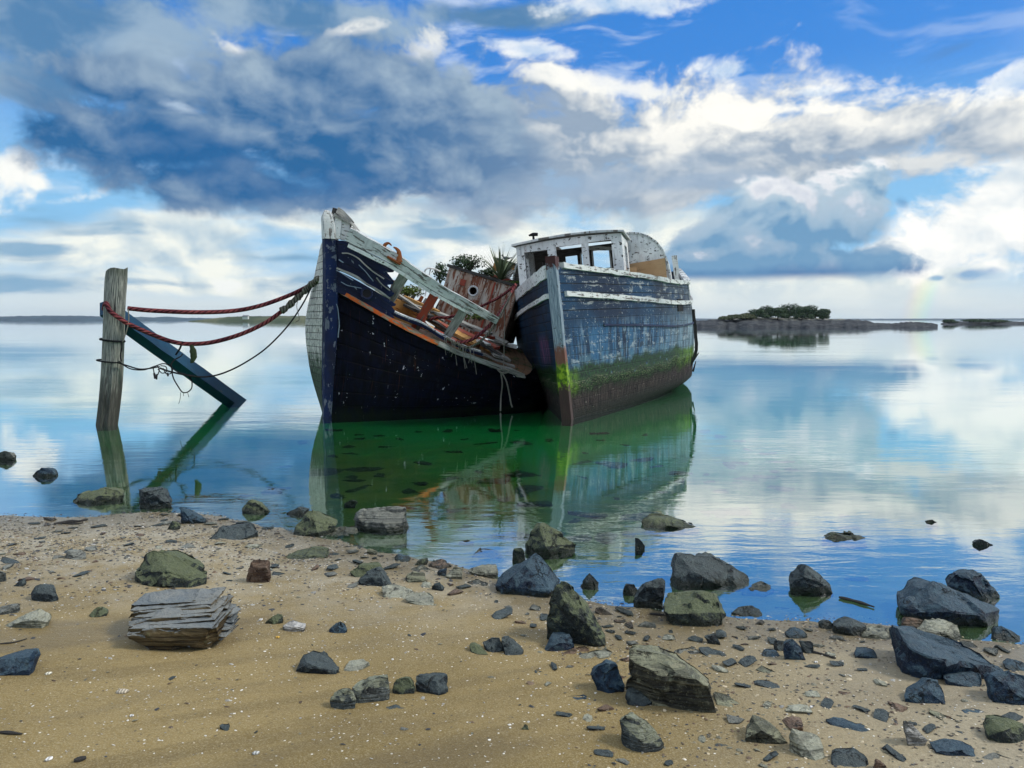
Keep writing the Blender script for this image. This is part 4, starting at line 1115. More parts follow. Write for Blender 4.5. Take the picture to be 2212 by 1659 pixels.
# upper bulwark: two bands of navy planks with torn after ends
def band(name, top, bot, thick, mat, jag):
    n = len(top) - 1
    V, F, U = loft([bot, top], 34, 8)
    for j in range(9):
        for i in range(28, 35):
            V[j * 35 + i] += (V[j * 35 + 30] - V[j * 35 + 20]).normalized() * jag * (i - 27) / 7 * (mn.noise(Vector((j * 1.7, 3, jag))) + (.5 if j % 3 else -.5))
    ln = sum((bot[k + 1] - bot[k]).length for k in range(n))
    U = [(a * ln, b * (top[0] - bot[0]).length) for a, b in U]
    m2 = len(V); V2 = V + [p + Vector((-.02, thick, .01)) for p in V]
    F2 = F + [tuple(reversed([x + m2 for x in f])) for f in F]
    rim = [i for i in range(35)] + [j * 35 + 34 for j in range(1, 9)] + [8 * 35 + i for i in range(33, -1, -1)] + [j * 35 for j in range(7, 0, -1)]
    for a, b in zip(rim, rim[1:] + rim[:1]): F2.append((a, a + m2, b + m2, b))
    return mk(name, V2, F2, mat, wreck, U + U, smooth=True, sharp=40)
up_b = [P(u, v, d) for u, v, d in ((724,582,12.25),(750,592,12.28),(790,613,12.38),(825,634,12.5),(843,646,12.58))]
up_t = [P(u, v, d) for u, v, d in ((726,520,12.2),(752,522,12.22),(790,541,12.3),(822,561,12.38),(846,577,12.46))]
band("bulwark_planks", up_t, up_b, .07, M_NAVY, .10)
lo_b = [P(u, v, d) for u, v, d in ((724,630,12.24),(760,645,12.32),(800,667,12.4),(835,687,12.48),(846,693,12.52))]
lo_t = [P(u, v, d) for u, v, d in ((724,584,12.21),(755,598,12.26),(795,620,12.34),(835,644,12.44),(852,655,12.5))]
band("bulwark_strake", lo_t, lo_b, .08, M_NAVY, .05)
# pale splintered edges between the planks
for pts, r_ in ((((728,579,12.18),(752,590,12.2),(790,611,12.3),(822,632,12.4),(842,645,12.5)), .022), (((738,546,12.16),(755,548,12.17),(775,560,12.2),(798,580,12.26),(812,592,12.3),(830,603,12.36)), .014)):
    MB().beam([P(*q) for q in pts], r_ * 1.6, r_ * 1.4, wob=.02, sub=5).build("splintered_edge", M_GREYW, wreck)
# torn paint and splinter ridges on the navy planks
for pts, r_, m_ in ((((727,584,12.17),(744,594,12.18),(762,606,12.2)), .012, M_STEM_G), (((731,560,12.15),(742,567,12.16)), .016, M_STEM_G), (((775,572,12.2),(792,590,12.24),(806,607,12.3)), .010, M_STEM_G), (((736,610,12.2),(756,618,12.24),(781,622,12.28)), .010, M_STEM_G), (((812,600,12.36),(828,618,12.42),(842,628,12.46)), .016, M_GREYW), (((726,652,12.25),(733,690,12.28),(731,730,12.3)), .010, M_STEM_G)):
    MB().beam([P(*q) for q in pts], r_ * 1.5, r_, wob=.02, sub=5).build("splintered_edge", m_, wreck)
# hawse ring
c = P(792, 634, 12.30)
rb_, ax = [], Vector((.45, -.85, .1)).normalized()
e1 = ax.orthogonal().normalized(); e2 = ax.cross(e1)
MB().tube([c + (e1 * math.cos(t) * .085 + e2 * math.sin(t) * .085) for t in [i * math.pi / 6 for i in range(13)]], .022, 8, 2, cap=False).build("hawse_ring", M_NAVY, wreck)
V = [c + ax * .012] + [c + ax * .012 + (e1 * math.cos(t) + e2 * math.sin(t)) * .075 for t in [i * math.pi / 8 for i in range(16)]]
mk("hawse_hole", V, [(0, 1 + i, 1 + (i + 1) % 16) for i in range(16)], M_BLACK, wreck, smooth=False)
# orange rubbing strake and the bare wood that carries it on
def strake(name, idx0, idx1, mat, w_, h_, off=0.0, tp=1.0):
    pts = [SKL[i] + Vector((0, -.05 - off, off * .2)) for i in range(idx0, idx1 + 1)]
    MB().beam(pts, w_, h_, Vector((0, 0, 1)), taper=tp, wob=.012, sub=5).build(name, mat, wreck, sharp=40)
strake("rubbing_strake", 1, 5, M_ORANGE, .06, .065)
strake("bare_strake", 5, 8, M_GREYW, .07, .08)
cov = [P(u, v, d) for u, v, d in ((842,672,12.62),(880,690,12.72),(909,700,12.8),(950,724,12.95),(1000,750,13.1),(1040,764,13.3))]
MB().beam(cov, .16, .045, Vector((.3, -.25, 1)), wob=.012, sub=4).build("covering_board", M_NAVY, wreck, sharp=40)
MB().beam([p + Vector((-.02, -.03, .045)) for p in cov], .05, .025, Vector((.3, -.25, 1)), wob=.01, sub=4).build("covering_edge", M_WHITE, wreck, sharp=40)
# deck, heeled towards the other boat
DA = [p + Vector((-.05, .10, -.06)) for p in (SKL[2], SKL[4], SKL[6], SKL[8], SKL[9], SKL[10], SKL[11])]
DB = [Vector(x) for x in ((-3.15, 12.8, 2.1), (-3.35, 13.4, 2.0), (-3.5, 14.2, 1.95), (-3.6, 15.2, 1.85), (-3.7, 16.4, 1.8), (-3.6, 17.6, 1.8), (-3.3, 18.8, 1.85))]
V, F, U = loft([DA, DB], 40, 20)
V = [p + Vector((0, 0, .05 * mn.fractal(p * 1.3, 1, 2, 3))) for p in V]
U = [(a * 7, b * 3.6) for a, b in U]
mk("deck", V, F, M_DECK, wreck, U)
# hatch coaming and loose boards on the deck (ochre and red)
def deckbar(name, a, b, w_, h_, mat, wob=.012): MB().beam([P(*a), P(*a).lerp(P(*b), .5), P(*b)], w_, h_, Vector((.4, -.2, 1)), wob=wob, sub=4).build(name, mat, wreck, sharp=40)
deckbar("hatch_coaming", (846,660,13.5), (920,690,13.9), .06, .30, M_OCHRE)
deckbar("hatch_coaming", (868,650,14.6), (945,684,14.9), .06, .24, M_OCHRE)
deckbar("loose_board", (850,682,13.4), (935,712,13.5), .22, .05, M_OCHRE)
deckbar("loose_board", (905,700,13.6), (985,738,13.7), .22, .05, M_RED)
deckbar("loose_board", (930,690,14.2), (1030,742,14.0), .30, .05, M_OCHRE)
deckbar("loose_board", (940,674,14.9), (1060,722,14.6), .20, .05, M_GREYW)
deckbar("loose_board", (980,708,14.5), (1075,752,14.2), .24, .05, M_RED)
deckbar("loose_board", (1000,700,15.2), (1095,742,15.0), .24, .05, M_GREYW)
deckbar("loose_board", (856,640,15.2), (935,668,15.6), .20, .05, M_GREYW)
deckbar("loose_board", (900,652,16.0), (985,690,16.2), .18, .05, M_RED)
for a, b in (((1000,770,13.35),(1080,800,13.5)),((1030,774,13.5),(1128,806,13.9)),((1010,752,13.6),(1110,792,14.0)),((1060,800,13.4),(1132,815,13.7))):
    deckbar("broken_plank", a, b, .07, .03, M_GREYW, .03)
rd = random.Random(17)
for k in range(30):
    u, v = rd.uniform(862, 1085), 0
    v = 652 + (u - 862) * .46 + rd.uniform(-14, 26); d = rd.uniform(13.5, 15.6)
    ln, sl = rd.uniform(22, 70), rd.uniform(.1, .75)
    m_ = rd.choice((M_GREYW, M_OCHRE, M_RED, M_DKWOOD, M_GREYW, M_WHITE_D, M_RUST))
    deckbar("loose_board", (u - ln / 2, v - ln * sl / 2, d), (u + ln / 2, v + ln * sl / 2, d + rd.uniform(-.3, .3)), rd.uniform(.06, .17), rd.uniform(.03, .05), m_, .02)
for k in range(9):                                    # stumps of frames along the far side of the deck
    u = 838 + k * 15; p0 = P(u, 652 + k * 3.2, 14.4 + k * .35)
    MB().beam([p0, p0 + Vector((.10 + rd.uniform(-.04, .04), .05, rd.uniform(.14, .42)))], .09, .07, Vector((0, 1, 0)), wob=.02, sub=3, taper=.7).build("frame_stump", rd.choice((M_GREYW, M_DKWOOD, M_RUST)), wreck, sharp=40)
# deckhouse with porthole
DO = P(952, 640, 16.0)
hx = Vector((math.cos(R(17)), -.12, -math.sin(R(17)))).normalized()
hz = Vector((math.sin(R(17)), 0, math.cos(R(17)))); hy = hz.cross(hx).normalized()
def DHp(x, y, z): return DO + hx * x + hy * y + hz * z
zt = .62; zb = -.55
holes = [(.50, .66, .18, .36)]
N_ = 18
# front wall as a sheet with a round hole
def wall_round(name, w_, z0, z1, cx_, cz_, r_, thick, mat):
    mb = MB(); nn = 32
    outer = []
    for i in range(nn):
        t = 2 * math.pi * i / nn; dx_, dz_ = math.cos(t), math.sin(t)
        k = min([q for q in ((w_ - cx_) / dx_ if dx_ > 1e-6 else 9e9, (-cx_) / dx_ if dx_ < -1e-6 else 9e9, (z1 - cz_) / dz_ if dz_ > 1e-6 else 9e9, (z0 - cz_) / dz_ if dz_ < -1e-6 else 9e9)])
        outer.append((cx_ + dx_ * k, cz_ + dz_ * k))
    for cn in ((0, z0), (w_, z0), (w_, z1), (0, z1)):
        i = min(range(nn), key=lambda q: (outer[q][0] - cn[0]) ** 2 + (outer[q][1] - cn[1]) ** 2); outer[i] = cn
    inner = [(cx_ + r_ * math.cos(2 * math.pi * i / nn), cz_ + r_ * math.sin(2 * math.pi * i / nn)) for i in range(nn)]
    for y, fl in ((0, 0), (thick, 1)):
        vs = [DHp(x, y, z) for x, z in outer + inner]
        fs = [(i, (i + 1) % nn, nn + (i + 1) % nn, nn + i) for i in range(nn)]
        mb.add(vs, [f[::-1] for f in fs] if not fl else fs, outer + inner)
    mb.add([DHp(x, y, z) for y in (0, thick) for x, z in inner], [(i, (i + 1) % nn, nn + (i + 1) % nn, nn + i) for i in range(nn)], inner + inner)
    return mb.build(name, mat, wreck, smooth=False)
wall_round("deckhouse_wall", 1.50, zb, zt, .62, .30, .085, .05, M_HOUSE)
dside = lambda xx: (lambda x, z, y: DHp(xx + y, x, z))
panel("deckhouse_wall", (.053, 2.2), (zb, zt), [], .05, dside(0.0), M_HOUSE, wreck)
panel("deckhouse_wall", (.053, 2.2), (zb, zt), [], .05, dside(1.45), M_HOUSE, wreck)
panel("deckhouse_wall", (.053, 1.447), (zb, zt), [], .05, lambda x, z, y: DHp(x, 2.2 - y, z), M_HOUSE, wreck)
MB().box8([DHp(-.05,-.05,zt+.003),DHp(1.56,-.05,zt+.003),DHp(1.56,2.28,zt+.003),DHp(-.05,2.28,zt+.003),DHp(-.05,-.05,zt+.06),DHp(1.56,-.05,zt+.06),DHp(1.56,2.28,zt+.06),DHp(-.05,2.28,zt+.06)]).build("deckhouse_roof", M_DKWOOD, wreck, smooth=False)
MB().tube([DHp(.62 + .095 * math.cos(t), -.012, .30 + .095 * math.sin(t)) for t in [i * math.pi / 8 for i in range(17)]], .018, 6, 2, cap=False).build("porthole_rim", M_WHITE, wreck)
panel("deckhouse_vent", (.28, .42), (.34, .47), [], .02, lambda x, z, y: DHp(x, -.004 - y, z), M_RED, wreck)
for x in (.02, .28, .50, .78, 1.0, 1.25, 1.46):
    MB().beam([DHp(x, -.018, zb), DHp(x + .01, -.018, zt - .02)], .035, .02, hy, wob=.004, sub=3).build("batten", M_HOUSE if x != 1.0 else M_RED, wreck)
# ruined after cabin: an orange frame with a roof board
AO = P(1062, 604, 17.6)
def AHp(x, y, z): return AO + hx * x + hy * y + hz * z
for a, b, m_ in (((0,0,-.15),(0,0,.42),M_OCHRE),((.52,0,-.25),(.52,0,.40),M_OCHRE),((0,0,.40),(.56,0,.40),M_OCHRE),((.26,.02,-.1),(.40,.02,.38),M_WHITE_D),((0,.9,-.15),(0,.9,.42),M_OCHRE),((.52,.9,-.25),(.52,.9,.40),M_OCHRE),((0,0,.02),(.56,0,.02),M_OCHRE)):
    MB().beam([AHp(*a), AHp(*b)], .10, .07, hy, wob=.012, sub=3).build("cabin_frame", m_, wreck, sharp=40)
MB().box8([AHp(-.08,-.1,.462),AHp(.62,-.1,.462),AHp(.62,1.0,.462),AHp(-.08,1.0,.462),AHp(-.08,-.1,.50),AHp(.62,-.1,.50),AHp(.62,1.0,.50),AHp(-.08,1.0,.50)]).build("cabin_roof", M_DKWOOD, wreck, smooth=False)
quadbox("cabin_base", [(1040,632,17.3),(1122,664,17.3),(1122,610,17.3),(1062,588,17.3)], 1.6, M_RED)
# pipe railing left of the deckhouse
pr = [P(905, 640, 15.6), P(914, 598, 15.6), P(921, 581, 15.6), P(935, 580, 15.7), P(950, 586, 15.9)]
MB().tube(pr, .018, 8, 5).build("pipe_rail", M_WHITE, wreck)
for a, b in (((930,580.5,15.7),(918,640,15.7)),((893,618,15.6),(887,640,15.6)),((906,622,15.6),(902,642,15.6))):
    MB().tube([P(*a), P(*b)], .015, 6, 3).build("pipe_stanchion", M_WHITE, wreck)
MB().tube([P(887, 617, 15.6), P(912, 622, 15.6)], .012, 6, 3).build("pipe_rail", M_WHITE, wreck)
# ================================================================== mooring post, brace and ropes
def rope_mat(name, a, b, pitch=.05, strands=3):
    m, g = material(name)
    U, V, _ = g.xyz(g.uv)
    w_ = g.m('SINE', g.m('ADD', g.m('MULTIPLY', U, 2 * math.pi / pitch), g.m('MULTIPLY', V, 2 * math.pi * strands)))
    n = g.noise(g.stretch(g.uv, 1.2, .6, 1), 3, 6, .68)
    c = g.mix(g.step(n, .35, .65), a, b)
    c = g.mix(g.step(w_, -.3, -.95), c, tuple(x * .25 for x in a))
    return g.done(c, .9, g.bump(g.m('ADD', w_, g.m('MULTIPLY', g.noise(g.obj, 90, 3, .6), .8)), .9, .006), .15)
M_ROPE_R = rope_mat("faded red rope", (.075, .016, .026), (.30, .075, .07), .085)
M_ROPE_B = rope_mat("frayed brown rope", (.15, .075, .035), (.30, .19, .11))
M_ROPE_G = rope_mat("grey green rope", (.09, .09, .065), (.24, .23, .18), .06)
M_ROPE_K = rope_mat("black rope", (.010, .010, .014), (.035, .035, .04), .025)
M_ROPE_W = rope_mat("pale cord", (.25, .24, .20), (.42, .40, .35), .02)
# post: a leaning, hewn, weathered pile
pb, pt_ = P(231, 921, 11.6), P(255, 582, 11.6)
pb.z = -.5; PD = 11.6
V, F, U = [], [], []
nr, ns = 40, 18
for i in range(nr + 1):
    t = i / nr
    z = -.5 + (pt_.z + .5) * t
    k = z / pt_.z
    c = Vector((P(231, 921, PD).x, PD, z)).lerp(Vector((pt_.x, PD, z)), max(k, -.3) if k < 0 else k)
    c.x += .02 * math.sin(k * 5)
    for j in range(ns):
        a = 2 * math.pi * j / ns
        d = Vector((math.cos(a), math.sin(a), 0))
        r = .148 * (1 + .03 * math.sin(2 * a + 1)) + .010 * mn.noise(Vector((math.cos(a) * 2, math.sin(a) * 2, z * .9))) - (.018 if abs(math.sin(a * 2.5 + .3)) < .12 else 0)
        if t > .97: r *= .96
        zz = z + (.02 * math.sin(a * 3) + .02 * math.cos(a) if i == nr else 0)
        V.append(Vector((c.x + d.x * r, c.y + d.y * r, zz))); U.append((z, j / ns * .95))
for i in range(nr):
    for j in range(ns): F.append((i * ns + j, i * ns + (j + 1) % ns, (i + 1) * ns + (j + 1) % ns, (i + 1) * ns + j))
F.append(tuple(nr * ns + j for j in range(ns)))
def post_mat():
    m, g = material("mooring post timber")
    U_, V_, _ = g.xyz(g.uv); uv = g.uv
    gr = g.noise(g.stretch(uv, 2.2, 30, 1), 2.0, 6, .64, .5); fine = g.noise(g.stretch(uv, 1, 2.5, 1), 14, 6, .65)
    c = g.mix(g.step(gr, .36, .64), (.085, .095, .085), (.34, .35, .30))
    ck = g.m('MAXIMUM', g.step(g.noise(g.stretch(uv, .9, 16, 1), 1.7, 4, .6), .395, .34), g.step(fine, .66, .72))
    c = g.mix(ck, c, (.012, .012, .014))
    low = g.step(g.m('ADD', U_, g.m('MULTIPLY', g.m('SUBTRACT', gr, .5), .6)), 1.0, .35)
    c = g.mix(g.m('MULTIPLY', low, .8), c, g.mix(fine, (.012, .014, .016), (.09, .075, .06)))
    top = g.step(U_, 2.15, 2.34)
    c = g.mix(g.m('MULTIPLY', top, .5), c, (.04, .055, .03))
    return g.done(c, .9, g.bump(g.m('SUBTRACT', gr, ck), .9, .02), .2)
post = mk("mooring_post", V, F, post_mat(), None, U, sharp=50, origin=(pb.x, PD, 0))
tag(post, "thick weathered grey timber post standing in the water at the left, wound with rope", "post")
# brace: dark beam slanting from behind the post down into the water
a_, b_ = P(226, 664, 11.85), P(511, 871, 15.0)
b2 = b_ + (b_ - a_).normalized() * 1.2
MBr = MB().beam([a_, a_.lerp(b_, .5), b_, b2], .17, .25, Vector((-.35, -.45, .9)), taper=1.22, wob=.008, sub=6)
br = MBr.build("beam", M_BRACE, None, sharp=40)
tag(br, "dark blue beam slanting from behind the mooring post down into the water", "beam")
def rope(pts, r, mat, name, label, seg=8, sub=8, sag=None, extra=None, rfun=None, group=None):
    mb = MB(); mb.tube([P(*p) if len(p) == 3 and p[0] > 50 or len(p) == 3 and not isinstance(p, Vector) else p for p in pts], r, seg, sub, rfun)
    if extra:
        for ps, rr in extra: mb.tube([P(*p) if not isinstance(p, Vector) else p for p in ps], rr, 6, 6)
    o = mb.build(name, mat, None, sharp=60)
    return tag(o, label, "rope", group)
def ring(u, v, d, rx, n=12, tilt=0.0, half=False, a0=0, a1=360):
    """points of a turn of rope round the post"""
    c = P(u, v, d)
    return [c + Vector((math.cos(t) * rx, math.sin(t) * rx, tilt * math.cos(t))) for t in [R(a0 + (a1 - a0) * i / n) for i in range(n + 1)]]
rope([(276,666,11.52),(330,671,11.6),(420,674.5,11.8),(500,672,12.1),(560,661,12.4),(620,640,12.7),(664,619,12.9),(688,604,12.75)], .034, M_ROPE_R, "mooring_rope",
     "upper thick red rope from the post to the wreck's bow")
low = [(276,700,11.9)] 
rope([ring(249,668,11.6,.17)[6], P(229,655,11.46), P(238,672,11.41), P(262,690,11.41), P(280,701,11.48), (330,723,11.7),(372,738,11.85),(410,743,12),(460,739,12.15),(520,722,12.4),(570,699,12.6),(605,675,12.75),(640,646,12.85),(664,622,12.9)], .034, M_ROPE_R, "mooring_rope",
     "lower thick red rope crossing the front of the post and sagging to the wreck")
rope([(607,672,12.70),(622,662,12.76),(640,645,12.82),(655,631,12.87),(668,618,12.88),(690,600,12.7)], .052, M_ROPE_G, "rope_binding", "lumpy grey green binding wound round the lower red rope near the bow", rfun=lambda a, l: 1 + .18 * math.sin(l * 38) + .1 * math.sin(l * 91))
rope([(672,622,12.85),(652,660,12.86),(620,706,12.85),(575,752,12.7),(530,783,12.5),(490,803,12.3),(455,813,12.2),(420,813.5,12.0),(395,809,11.9),(365,802,11.85),(345,795,11.8)], .014, M_ROPE_K, "mooring_line",
     "thin black line hanging in a long curve from the bow to the tangle", seg=6)
# tangle of line between post and beam
def wig(pts, r=.008): return ([P(*p) for p in pts], r)
tg = [wig([(253,783,11.45),(272,789,11.55),(300,797,11.6),(322,796,11.65),(345,792,11.75)], .012),
      wig([(256,780,11.45),(280,796,11.55),(310,799,11.6),(335,791,11.7),(358,786,11.8),(385,804,11.9),(420,812,12.0)], .009),
      wig([(331,796,11.65),(334,808,11.66),(340,810,11.66),(344,798,11.67),(338,790,11.68),(331,796,11.65)]),
      wig([(341,797,11.65),(350,806,11.66),(360,802,11.66),(358,792,11.67),(347,790,11.68)]),
      wig([(352,795,11.7),(360,808,11.72),(372,804,11.72),(370,790,11.74),(360,787,11.75)]),
      wig([(369,788,11.8),(376,778,11.85),(390,770,11.95),(394,765,12.0)], .010),
      wig([(370,790,11.8),(374,815,11.85),(385,835,11.9),(394,847,11.9),(405,847,11.92),(414,838,11.95),(414,822,12.0),(408,812,12.0)], .010),
      wig([(390,848,11.9),(389,862,11.9),(386,872,11.9)], .004), wig([(405,847,11.92),(408,858,11.92)], .004), wig([(396,849,11.9),(397,856,11.9)], .004),
      wig([(333,806,11.65),(335,818,11.64)], .016), wig([(339,808,11.65),(338,820,11.64)], .013), wig([(362,805,11.7),(363,813,11.7)], .014)]
mb = MB()
for ps, rr in tg: mb.tube(ps, rr, 6, 6)
tag(mb.build("rope_tangle", M_ROPE_K, None, sharp=60), "tangled black cord with a hanging loop strung from the post to the beam", "rope")
# turns of line on the post
rope(ring(243,735,11.6,.165,10,-.02,a0=150,a1=400) , .016, M_ROPE_K, "rope_turn", "black rope loop round the post at mid height", seg=6)
rope(ring(237,780,11.6,.172,14,-.02,a0=-200,a1=190), .012, M_ROPE_K, "rope_turn", "lowest thin blue black rope turn round the post", seg=6)
rope([(277,668,11.45),(278,690,11.45),(274,712,11.44),(267,733,11.44),(262,742,11.45)], .009, M_ROPE_W, "cord", "thin pale cord hanging down the right side of the post", seg=6)
rope([(262,738,11.44),(263,752,11.44),(260,768,11.44),(262,781,11.44)], .010, M_ROPE_K, "cord", "short dark cord joining the two rope turns on the post", seg=6)
rope([(646,640,12.8),(641,660,12.8),(644,676,12.8),(646,690,12.8),(638,696,12.8)], .006, M_ROPE_W, "cord", "thin stray cord with a hooked end dangling below the rope binding", seg=6)
rope([(394,738,11.92),(389,752,11.95),(384,760,11.98),(380,766,12.0)], .016, M_ROPE_K, "rope_end", "short dark rope end knotted under the sagging red rope", seg=6)
# weed rag hanging from the lower rope
M_WEED, gw_ = material("dried weed"); nn_ = gw_.noise(gw_.stretch(gw_.obj, 1, 1, .3), 30, 4, .6); gw_.done(gw_.mix(nn_, (.008, .016, .010), (.06, .085, .035)), .9, gw_.bump(nn_, 1, .02))
c0 = P(413, 747, 12.0)
V, F, U = [], [], []
for i in range(15):
    t = i / 14
    for j in range(12):
        a = 2 * math.pi * j / 12; r = (.016 + .036 * math.sin(math.pi * min(1, t * .85 + .05))) * (1 + .35 * mn.noise(Vector((math.cos(a) * 1.5, math.sin(a) * 1.5, t * 6))))
        V.append(c0 + Vector((math.cos(a) * r + .03 * math.sin(t * 3), math.sin(a) * r * .7, 0.03 - t * .30))); U.append((t, j / 12))
for i in range(14):
    for j in range(12): F.append((i * 12 + j, i * 12 + (j + 1) % 12, (i + 1) * 12 + (j + 1) % 12, (i + 1) * 12 + j))
F += [tuple(range(12)), tuple(reversed(range(14 * 12, 15 * 12)))]
tag(mk("seaweed_clump", V, F, M_WEED, None, U, sharp=50), "dark green seaweed clump hanging from the lower red rope", "seaweed")
# ---- ropes between the two boats
rope([(966,737,12.85),(990,740,12.9),(1012,736,12.95),(1035,723,13.0),(1058,702,13.2),(1080,676,13.5),(1098,645,13.9),(1114,615,14.3)], .030, M_ROPE_R, "boat_rope", "red brown rope looping from the wreck's fallen rail up to the blue bow")
rope([(964,730,12.8),(992,745,12.85),(1014,750,12.9),(1040,735,13.0),(1066,706,13.2),(1090,664,13.6),(1104,634,14.0)], .022, M_ROPE_G, "boat_rope", "grey rope sagging below the red brown rope between the boats")
rope([(1034,664,15.2),(1060,652,14.9),(1085,638,14.6),(1112,617,14.2)], .026, M_ROPE_R, "boat_rope", "brown rope slanting past the deckhouse front to the blue bow")
rope([(928,690,13.3),(945,686,13.3),(965,686,13.25),(990,680,13.2)], .026, M_ROPE_R, "boat_rope", "short red rope lying across the wreck's deck between the stanchions")
rope([(1088,655,13.7),(1090,700,13.5),(1089,745,13.4),(1088,790,13.4),(1087,812,13.4)], .009, M_ROPE_W, "cord", "thin straight cord hanging beside the blue bow above the gap")
rope([(1082,806,13.3),(1085,830,13.3),(1082,860,13.3),(1081,888,13.25)], .013, M_ROPE_W, "rope_end", "pale rope end hanging straight down to the water between the boats", seg=6)
rope([(1085,806,13.3),(1094,824,13.3),(1100,850,13.3),(1104,872,13.3),(1107,880,13.3)], .014, M_ROPE_W, "rope_end", "pale rope end hanging aslant with a frayed tip between the boats", seg=6)
rope([(1072,795,13.35),(1080,803,13.3),(1090,806,13.3),(1099,802,13.3),(1092,798,13.3),(1078,800,13.28),(1083,806,13.26)], .016, M_ROPE_W, "rope_knot", "pale rope knot on the torn planks above the hanging ends", seg=6)
mb = MB(); rr_ = random.Random(3)
for k in range(13):
    x = 962 + k * 5 + rr_.uniform(-2, 2); y0 = 726 + k * 2.2; ln = rr_.uniform(18, 60)
    mb.tube([P(x, y0, 12.8), P(x + rr_.uniform(-4, 6), y0 + ln * .5, 12.78), P(x + rr_.uniform(-6, 8), y0 + ln, 12.8)], .006, 5, 4)
tag(mb.build("frayed_strands", M_ROPE_W, None, sharp=60), "bunch of frayed pale strands hanging where the ropes cross the wreck's rail", "rope")
# ================================================================== plants and birds on the wreck
def agave(base, n, L, mat, name, label, rnd, cat="plant"):
    V, F = [], []
    for k in range(n):
        a = rnd.random() * 6.283; el = R(rnd.uniform(14, 86)); l = L * rnd.uniform(.65, 1.0)
        d = Vector((math.cos(a) * math.cos(el), math.sin(a) * math.cos(el), math.sin(el)))
        sd = d.cross(Vector((0, 0, 1))).normalized(); up = sd.cross(d).normalized()
        i0 = len(V); w_ = .024 * rnd.uniform(.7, 1.2)
        for j in range(6):
            t = j / 5; p = base + d * l * t - Vector((0, 0, 1)) * (l * .22 * t * t * math.cos(el)); ww = w_ * (1 - t ** 2.2) + .001
            V += [p - sd * ww + up * ww * .4, p, p + sd * ww + up * ww * .4]
        for j in range(5):
            q = i0 + 3 * j; F += [(q, q + 1, q + 4, q + 3), (q + 1, q + 2, q + 5, q + 4)]
    return tag(mk(name, V, F, mat, None, smooth=True), label, cat)
M_AGAVE = leaf_mat("spiky leaves", (.045, .075, .035), (.22, .26, .14), 4)
M_BUSH = leaf_mat("bush leaves", (.010, .026, .012), (.045, .085, .025), 3)
M_MOSS = leaf_mat("moss", (.025, .055, .008), (.11, .16, .02), 6)
rp_ = random.Random(11)
agave(DHp(1.02, .55, zt + .07), 64, .92, M_AGAVE, "spiky_plant", "spiky agave like plant growing on the wreck's deckhouse roof", rp_)
def bush(c, rx, rz, n, sz, mat, label, name="bush", stem=True):
    t = empty(name, c); tag(t, label, "bush")
    leaf_cloud([(c + Vector((rp_.uniform(-.5, .5) * rx, rp_.uniform(-.4, .4) * rx, rz * rp_.uniform(.4, .9))), (rx * .55, rx * .5, rz * .55)) for _ in range(6)], n, sz, mat, "leaves", t, rp_)
    mb = MB()
    for k in range(7):
        e = c + Vector((rp_.uniform(-.7, .7) * rx, rp_.uniform(-.3, .3) * rx, rz * rp_.uniform(.6, 1.1)))
        mb.tube([c - Vector((0, 0, .03)), c.lerp(e, .5) + Vector((0, 0, .05)), e], .012, 5, 3)
    mb.build("stem", M_BARK, t)
bush(DHp(.30, .7, zt + .06), .42, .30, 900, .032, M_BUSH, "dark leafy bush on the left of the deckhouse roof")
bush(DHp(.66, .9, zt + .06), .22, .16, 350, .032, M_BUSH, "smaller dark bush between the leafy bush and the spiky plant")
bush(P(951, 612, 16.3), .22, .34, 380, .034, M_BUSH, "dark creeper hanging at the left corner of the deckhouse")
bush(P(878, 640, 15.0), .34, .16, 700, .028, M_MOSS, "low green weeds growing on the wreck's deck behind the first stanchion", "weeds")
bush(P(1035, 690, 15.2), .36, .12, 600, .026, M_MOSS, "green weeds growing on the deck under the deckhouse", "weeds")
bush(DHp(1.28, .3, zt + .05), .30, .05, 350, .02, M_MOSS, "strip of moss on the right edge of the deckhouse roof", "moss")
bush(P(1010, 760, 13.4), .16, .06, 200, .02, M_MOSS, "yellow green moss on the torn planks below the ropes", "moss")
def bird(c, s, yaw, label, col_body):
    m, g = material("bird plumage " + label[:10])
    Z_ = g.xyz(g.obj)[2]
    g.done(g.mix(g.step(Z_, .06 * s, .10 * s), (.6, .6, .6), col_body), .8)
    t = empty("gull", c); tag(t, label, "bird")
    mb = MB(); cy, sy = math.cos(yaw), math.sin(yaw)
    def B(x, y, z): return c + Vector((x * cy - y * sy, x * sy + y * cy, z)) * s
    mb.tube([B(-.20, 0, .14), B(-.10, 0, .115), B(0, 0, .115), B(.09, 0, .14), B(.13, 0, .19), B(.165, 0, .225), B(.20, 0, .22)], 1, 10, 4,
            lambda a, l: s * (.012 + .058 * math.exp(-((a - .38) / .2) ** 2) + .034 * math.exp(-((a - .82) / .1) ** 2)))
    mb.build("body", m, t)
    MB().tube([B(.19, 0, .222), B(.245, 0, .21)], .010 * s, 6, 2, lambda a, l: 1 - .8 * a).build("beak", M_OCHRE, t)
    for k in (-1, 1): MB().tube([B(0, .02 * k, .07), B(.005, .02 * k, 0)], .005 * s, 5, 2).build("leg", M_RUST, t)
    for k in (-1, 1):
        w = MB(); w.tube([B(.07, .055 * k, .14), B(-.05, .06 * k, .13), B(-.22, .03 * k, .135)], 1, 6, 4, lambda a, l: s * (.03 * (1 - a) + .006)); w.build("wing", m, t)
bird(AHp(.18, .2, .502), .62, 2.8, "small grey gull perched on the ruined cabin behind the spiky plant", (.10, .11, .12))
